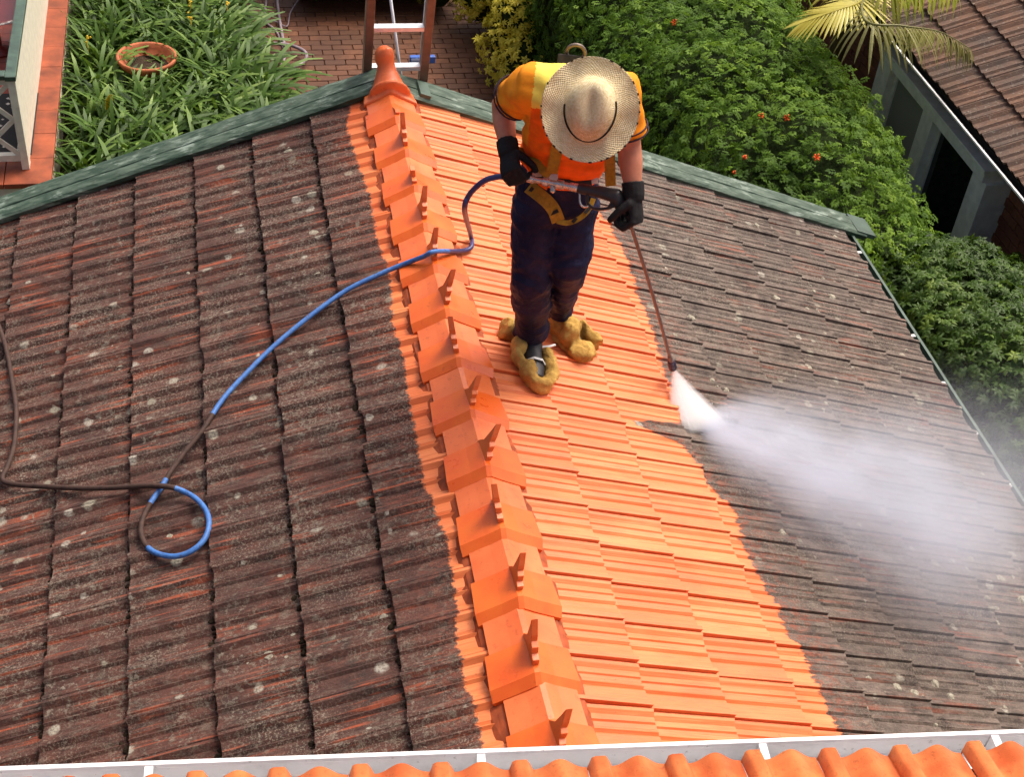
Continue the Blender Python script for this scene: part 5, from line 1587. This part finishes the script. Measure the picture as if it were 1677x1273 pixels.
# ------------------------------------------------------------------ the blue hose across the roof
_m = NT('worn_blue_hose'); _p = _m.pos()
_c = _m.mix(_m.rng(_m.noise(_p, 45, 3), .3, .7), (0.040, 0.135, 0.40), (0.075, 0.215, 0.54))
_c = _m.mix(_m.rng(_m.noise(_p, 62, 4, .7), .56, .66, 0, .75), _c, (0.085, 0.060, 0.075))
M['bluehose'] = _m.fin(_c, .5, .4, _m.bump(_m.noise(_p, 150, 3), .3, .004))
M['hosedirt'] = simple('hose_caked_brown', (0.060, 0.033, 0.025), .7, .3, sc=45, vary=.35, bump=.3)
M['hosedark'] = simple('navy_wet_hose', (0.050, 0.050, 0.16), .4, .5, sc=45, vary=.3, bump=.1)
HR = .0115
air = [gunA, off(835, 289, .28), off(812, 290, .27), off(790, 298, .24), off(768, 320, .20), off(761, 345, .12)]
r0_ = on_roof(770, 382, 1, .10); r1_ = on_roof(772, 404, 1, .055); r2_ = on_roof(755, 411, 1, .050)
crest_hit = at_x(712, 412, 0.0); crest_hit.z = max(crest_hit.z, RIDGE_Z + CREST + .02)
left = [(694, 420), (660, 433), (620, 450), (570, 474), (525, 505), (480, 540), (440, 575), (405, 610), (375, 642), (355, 668), (333, 703), (305, 738), (285, 765), (272, 785), (262, 802), (246, 825), (234, 850), (231, 872), (238, 892), (255, 906), (285, 912), (312, 904), (333, 886), (342, 862), (338, 838), (322, 818), (300, 805), (278, 798), (240, 796), (190, 799), (130, 800), (70, 797), (20, 793), (4, 785), (12, 765), (22, 735), (26, 700), (26, 665), (20, 625), (14, 590), (7, 560), (-4, 530), (-20, 495), (-50, 440)]
lp_ = [on_roof(a, b_, -1, .058 + HR) for a, b_ in left]
lp_[0] = on_roof(694, 420, -1, .115); lp_[1] = on_roof(660, 433, -1, .075)
for i in range(27, 31): lp_[i] = on_roof(*left[i], -1, .058 + HR + (.024 if i == 27 else .018 if i == 28 else .008))
P = spline(air + [r0_, r1_, r2_, crest_hit] + lp_, 6)
# which stretches are clean blue, caked brown, or dark: by position along the run
i_cr = len(air) + 3
def zone(i):
    k = i / 6.0 - i_cr - 1
    if k < -1.6: return 2
    if k < 9.2: return 0
    if k < 13.0: return 1
    if k < 14.9: return 0
    if k < 18.2: return 1
    if k < 26.6: return 0
    return 1
q = MB(); q.tube(P, [HR] * len(P), 10)
q.m = [zone(fi // 10) for fi in range((len(P) - 1) * 10)] + [2, 1]
hs = q.build('hose', [M['bluehose'], M['hosedirt'], M['hosedark']], None, smooth=True)
tag(hs, 'long blue hose, partly caked brown, crossing the ridge and looping on the dirty slope', 'hose')

# ------------------------------------------------------------------ water: jet and drifting mist
def volume_mat(name, dens_fn, col=(1, 1, 1), aniso=0.1):
    m = NT(name); m.t.nodes.remove(m.b)
    v = m.n('ShaderNodeVolumePrincipled'); v.inputs['Color'].default_value = (*col, 1); v.inputs['Anisotropy'].default_value = aniso
    m.set(v.inputs['Density'], dens_fn(m)); m.t.links.new(v.outputs[0], m.out.inputs['Volume'])
    return m.mat
imp = on_roof(1140, 700, 1, .03)
noz = nozzle + ld_ * .05
ja = (imp - noz); jl = ja.length; ja.normalize()
jw = (CR - ja * CR.dot(ja)).normalized(); jn = ja.cross(jw)
def jet_d(m):
    p = m.obj(); x, y, z = m.xyz(p)
    t = m.math('DIVIDE', x, jl)
    wd = m.math('ADD', m.math('MULTIPLY', t, .150), .008)
    a = m.math('DIVIDE', y, wd); bz = m.math('DIVIDE', z, m.math('ADD', m.math('MULTIPLY', t, .035), .008))
    r2 = m.math('ADD', m.math('MULTIPLY', a, a), m.math('MULTIPLY', bz, bz))
    g = m.rng(r2, 1.0, 0.0, 0.0, 1.0, True)
    st = m.noise(m.comb(m.math('MULTIPLY', x, 2.0), m.math('MULTIPLY', a, 9.0), m.math('MULTIPLY', bz, 3.0)), 1.6, 4, .7)
    return m.math('MULTIPLY', m.math('MULTIPLY', g, m.rng(st, .38, .62, .05, 1.6)), m.math('MULTIPLY', 190.0, m.rng(t, 1.12, .85, 0, 1)))
JT = Matrix((ja, jw, jn)).transposed().to_4x4(); JT.translation = noz
q = MB(); n_ = 20
for x, ry, rz in ((0, .012, .010), (jl * .5, .090, .03), (jl * 1.12, .185, .052)):
    for j in range(n_):
        a = 2 * math.pi * j / n_; q.v.append(Vector((x, ry * math.cos(a), rz * math.sin(a))))
q.f = [(i * n_ + j, i * n_ + (j + 1) % n_, (i + 1) * n_ + (j + 1) % n_, (i + 1) * n_ + j) for i in range(2) for j in range(n_)] + [tuple(range(n_ - 1, -1, -1)), tuple(2 * n_ + j for j in range(n_))]; q.m = [0] * len(q.f)
jet = q.build('water_jet', volume_mat('water_jet_spray', jet_d), None)
jet.matrix_world = JT
tag(jet, 'white fan of water spraying from the nozzle onto the tiles', 'water', kind='stuff')
ma = on_roof(1640, 915, 1, .25) - on_roof(1150, 690, 1, .04); ML = ma.length; ma.normalize()
mn = (NR - ma * NR.dot(ma)).normalized(); mwv = mn.cross(ma)
def mist_d(m):
    p = m.obj(); x, y, z = m.xyz(p)
    t = m.math('DIVIDE', x, ML)
    ts = m.math('MAXIMUM', t, 0.0)
    wd = m.math('ADD', m.math('MULTIPLY', m.math('POWER', ts, .62), .78), .03)
    hh = m.math('ADD', m.math('MULTIPLY', m.math('POWER', ts, .8), .40), .05)
    wob = m.math('MULTIPLY', m.math('SUBTRACT', m.noise(p, 2.2, 2), .5), .35)
    a = m.math('DIVIDE', m.math('ADD', y, m.math('MULTIPLY', wob, ts)), wd); bz = m.math('DIVIDE', z, hh)
    r2 = m.math('ADD', m.math('MULTIPLY', a, a), m.math('MULTIPLY', bz, bz))
    g = m.math('EXPONENT', m.math('MULTIPLY', r2, -1.5))
    g = m.math('MULTIPLY', g, m.rng(m.math('MAXIMUM', m.math('ABSOLUTE', a), m.math('ABSOLUTE', bz)), 1.9, 1.1, 0, 1, True))
    n1 = m.math('ADD', m.math('MULTIPLY', m.noise(m.scale(p, (1.8, 3.0, 3.0)), 1.3, 5, .65), .6), m.math('MULTIPLY', m.noise(m.comb(m.math('MULTIPLY', ts, 1.6), m.math('MULTIPLY', a, 2.6), m.math('MULTIPLY', bz, 2.0)), 1.5, 4, .65), .4))
    g = m.math('MULTIPLY', g, m.rng(n1, .37, .62, .05, 1.7))
    prof_ = m.math('ADD', m.math('MULTIPLY', m.math('EXPONENT', m.math('MULTIPLY', ts, -9.0)), 26.0), 3.6)
    env = m.math('MULTIPLY', m.rng(t, -.03, .05, 0, 1, True), m.rng(t, 1.22, .62, 0, 1, True))
    return m.math('MULTIPLY', m.math('MULTIPLY', g, prof_), env)
MT = Matrix((ma, mwv, mn)).transposed().to_4x4(); MT.translation = on_roof(1150, 690, 1, .04)
q = MB(); st_ = [(-.04, .14, .10), (.08, .44, .20), (.15, .62, .30), (.4, 1.05, .50), (.7, 1.32, .66), (1.0, 1.55, .8), (1.36, 1.8, .92)]
n_ = 20
for t, ry, rz in st_:
    for j in range(n_):
        a = 2 * math.pi * j / n_; q.v.append(Vector((t * ML, ry * math.cos(a), max(-.03 - .0 * t, rz * math.sin(a)))))
q.f = [(i * n_ + j, i * n_ + (j + 1) % n_, (i + 1) * n_ + (j + 1) % n_, (i + 1) * n_ + j) for i in range(len(st_) - 1) for j in range(n_)] + [tuple(range(n_ - 1, -1, -1)), tuple((len(st_) - 1) * n_ + j for j in range(n_))]; q.m = [0] * len(q.f)
mist = q.build('water_mist', volume_mat('drifting_water_mist', mist_d, (.84, .89, .98)), None)
mist.matrix_world = MT
tag(mist, 'cloud of pale water mist drifting down the grey right hand slope', 'mist', kind='stuff')
# droplets thrown out of the jet and splashing where it lands
dm = NT('water_drop'); dm.fin((.85, .88, .92), .12, .6); 
q = MB()
for i in range(900):
    t = rng.uniform(.1, 1.15); s = rng.normal(0, .55); c = noz + ja * jl * t + jw * s * (.10 * t + .012) + jn * rng.normal(0, .45) * (.04 * t + .01)
    q.ball(c, rng.uniform(.0010, .0026), 4)
for i in range(900):
    t = abs(rng.normal(0, .22)); c = MT.translation + ma * t * ML + mwv * rng.normal(0, .05 + .28 * t) + mn * abs(rng.normal(0, .03 + .16 * t))
    q.ball(c, rng.uniform(.0008, .0020), 4)
tag(q.build('water_droplets', dm.mat, None), 'fine water droplets flying off the washed tiles', 'water', kind='stuff')
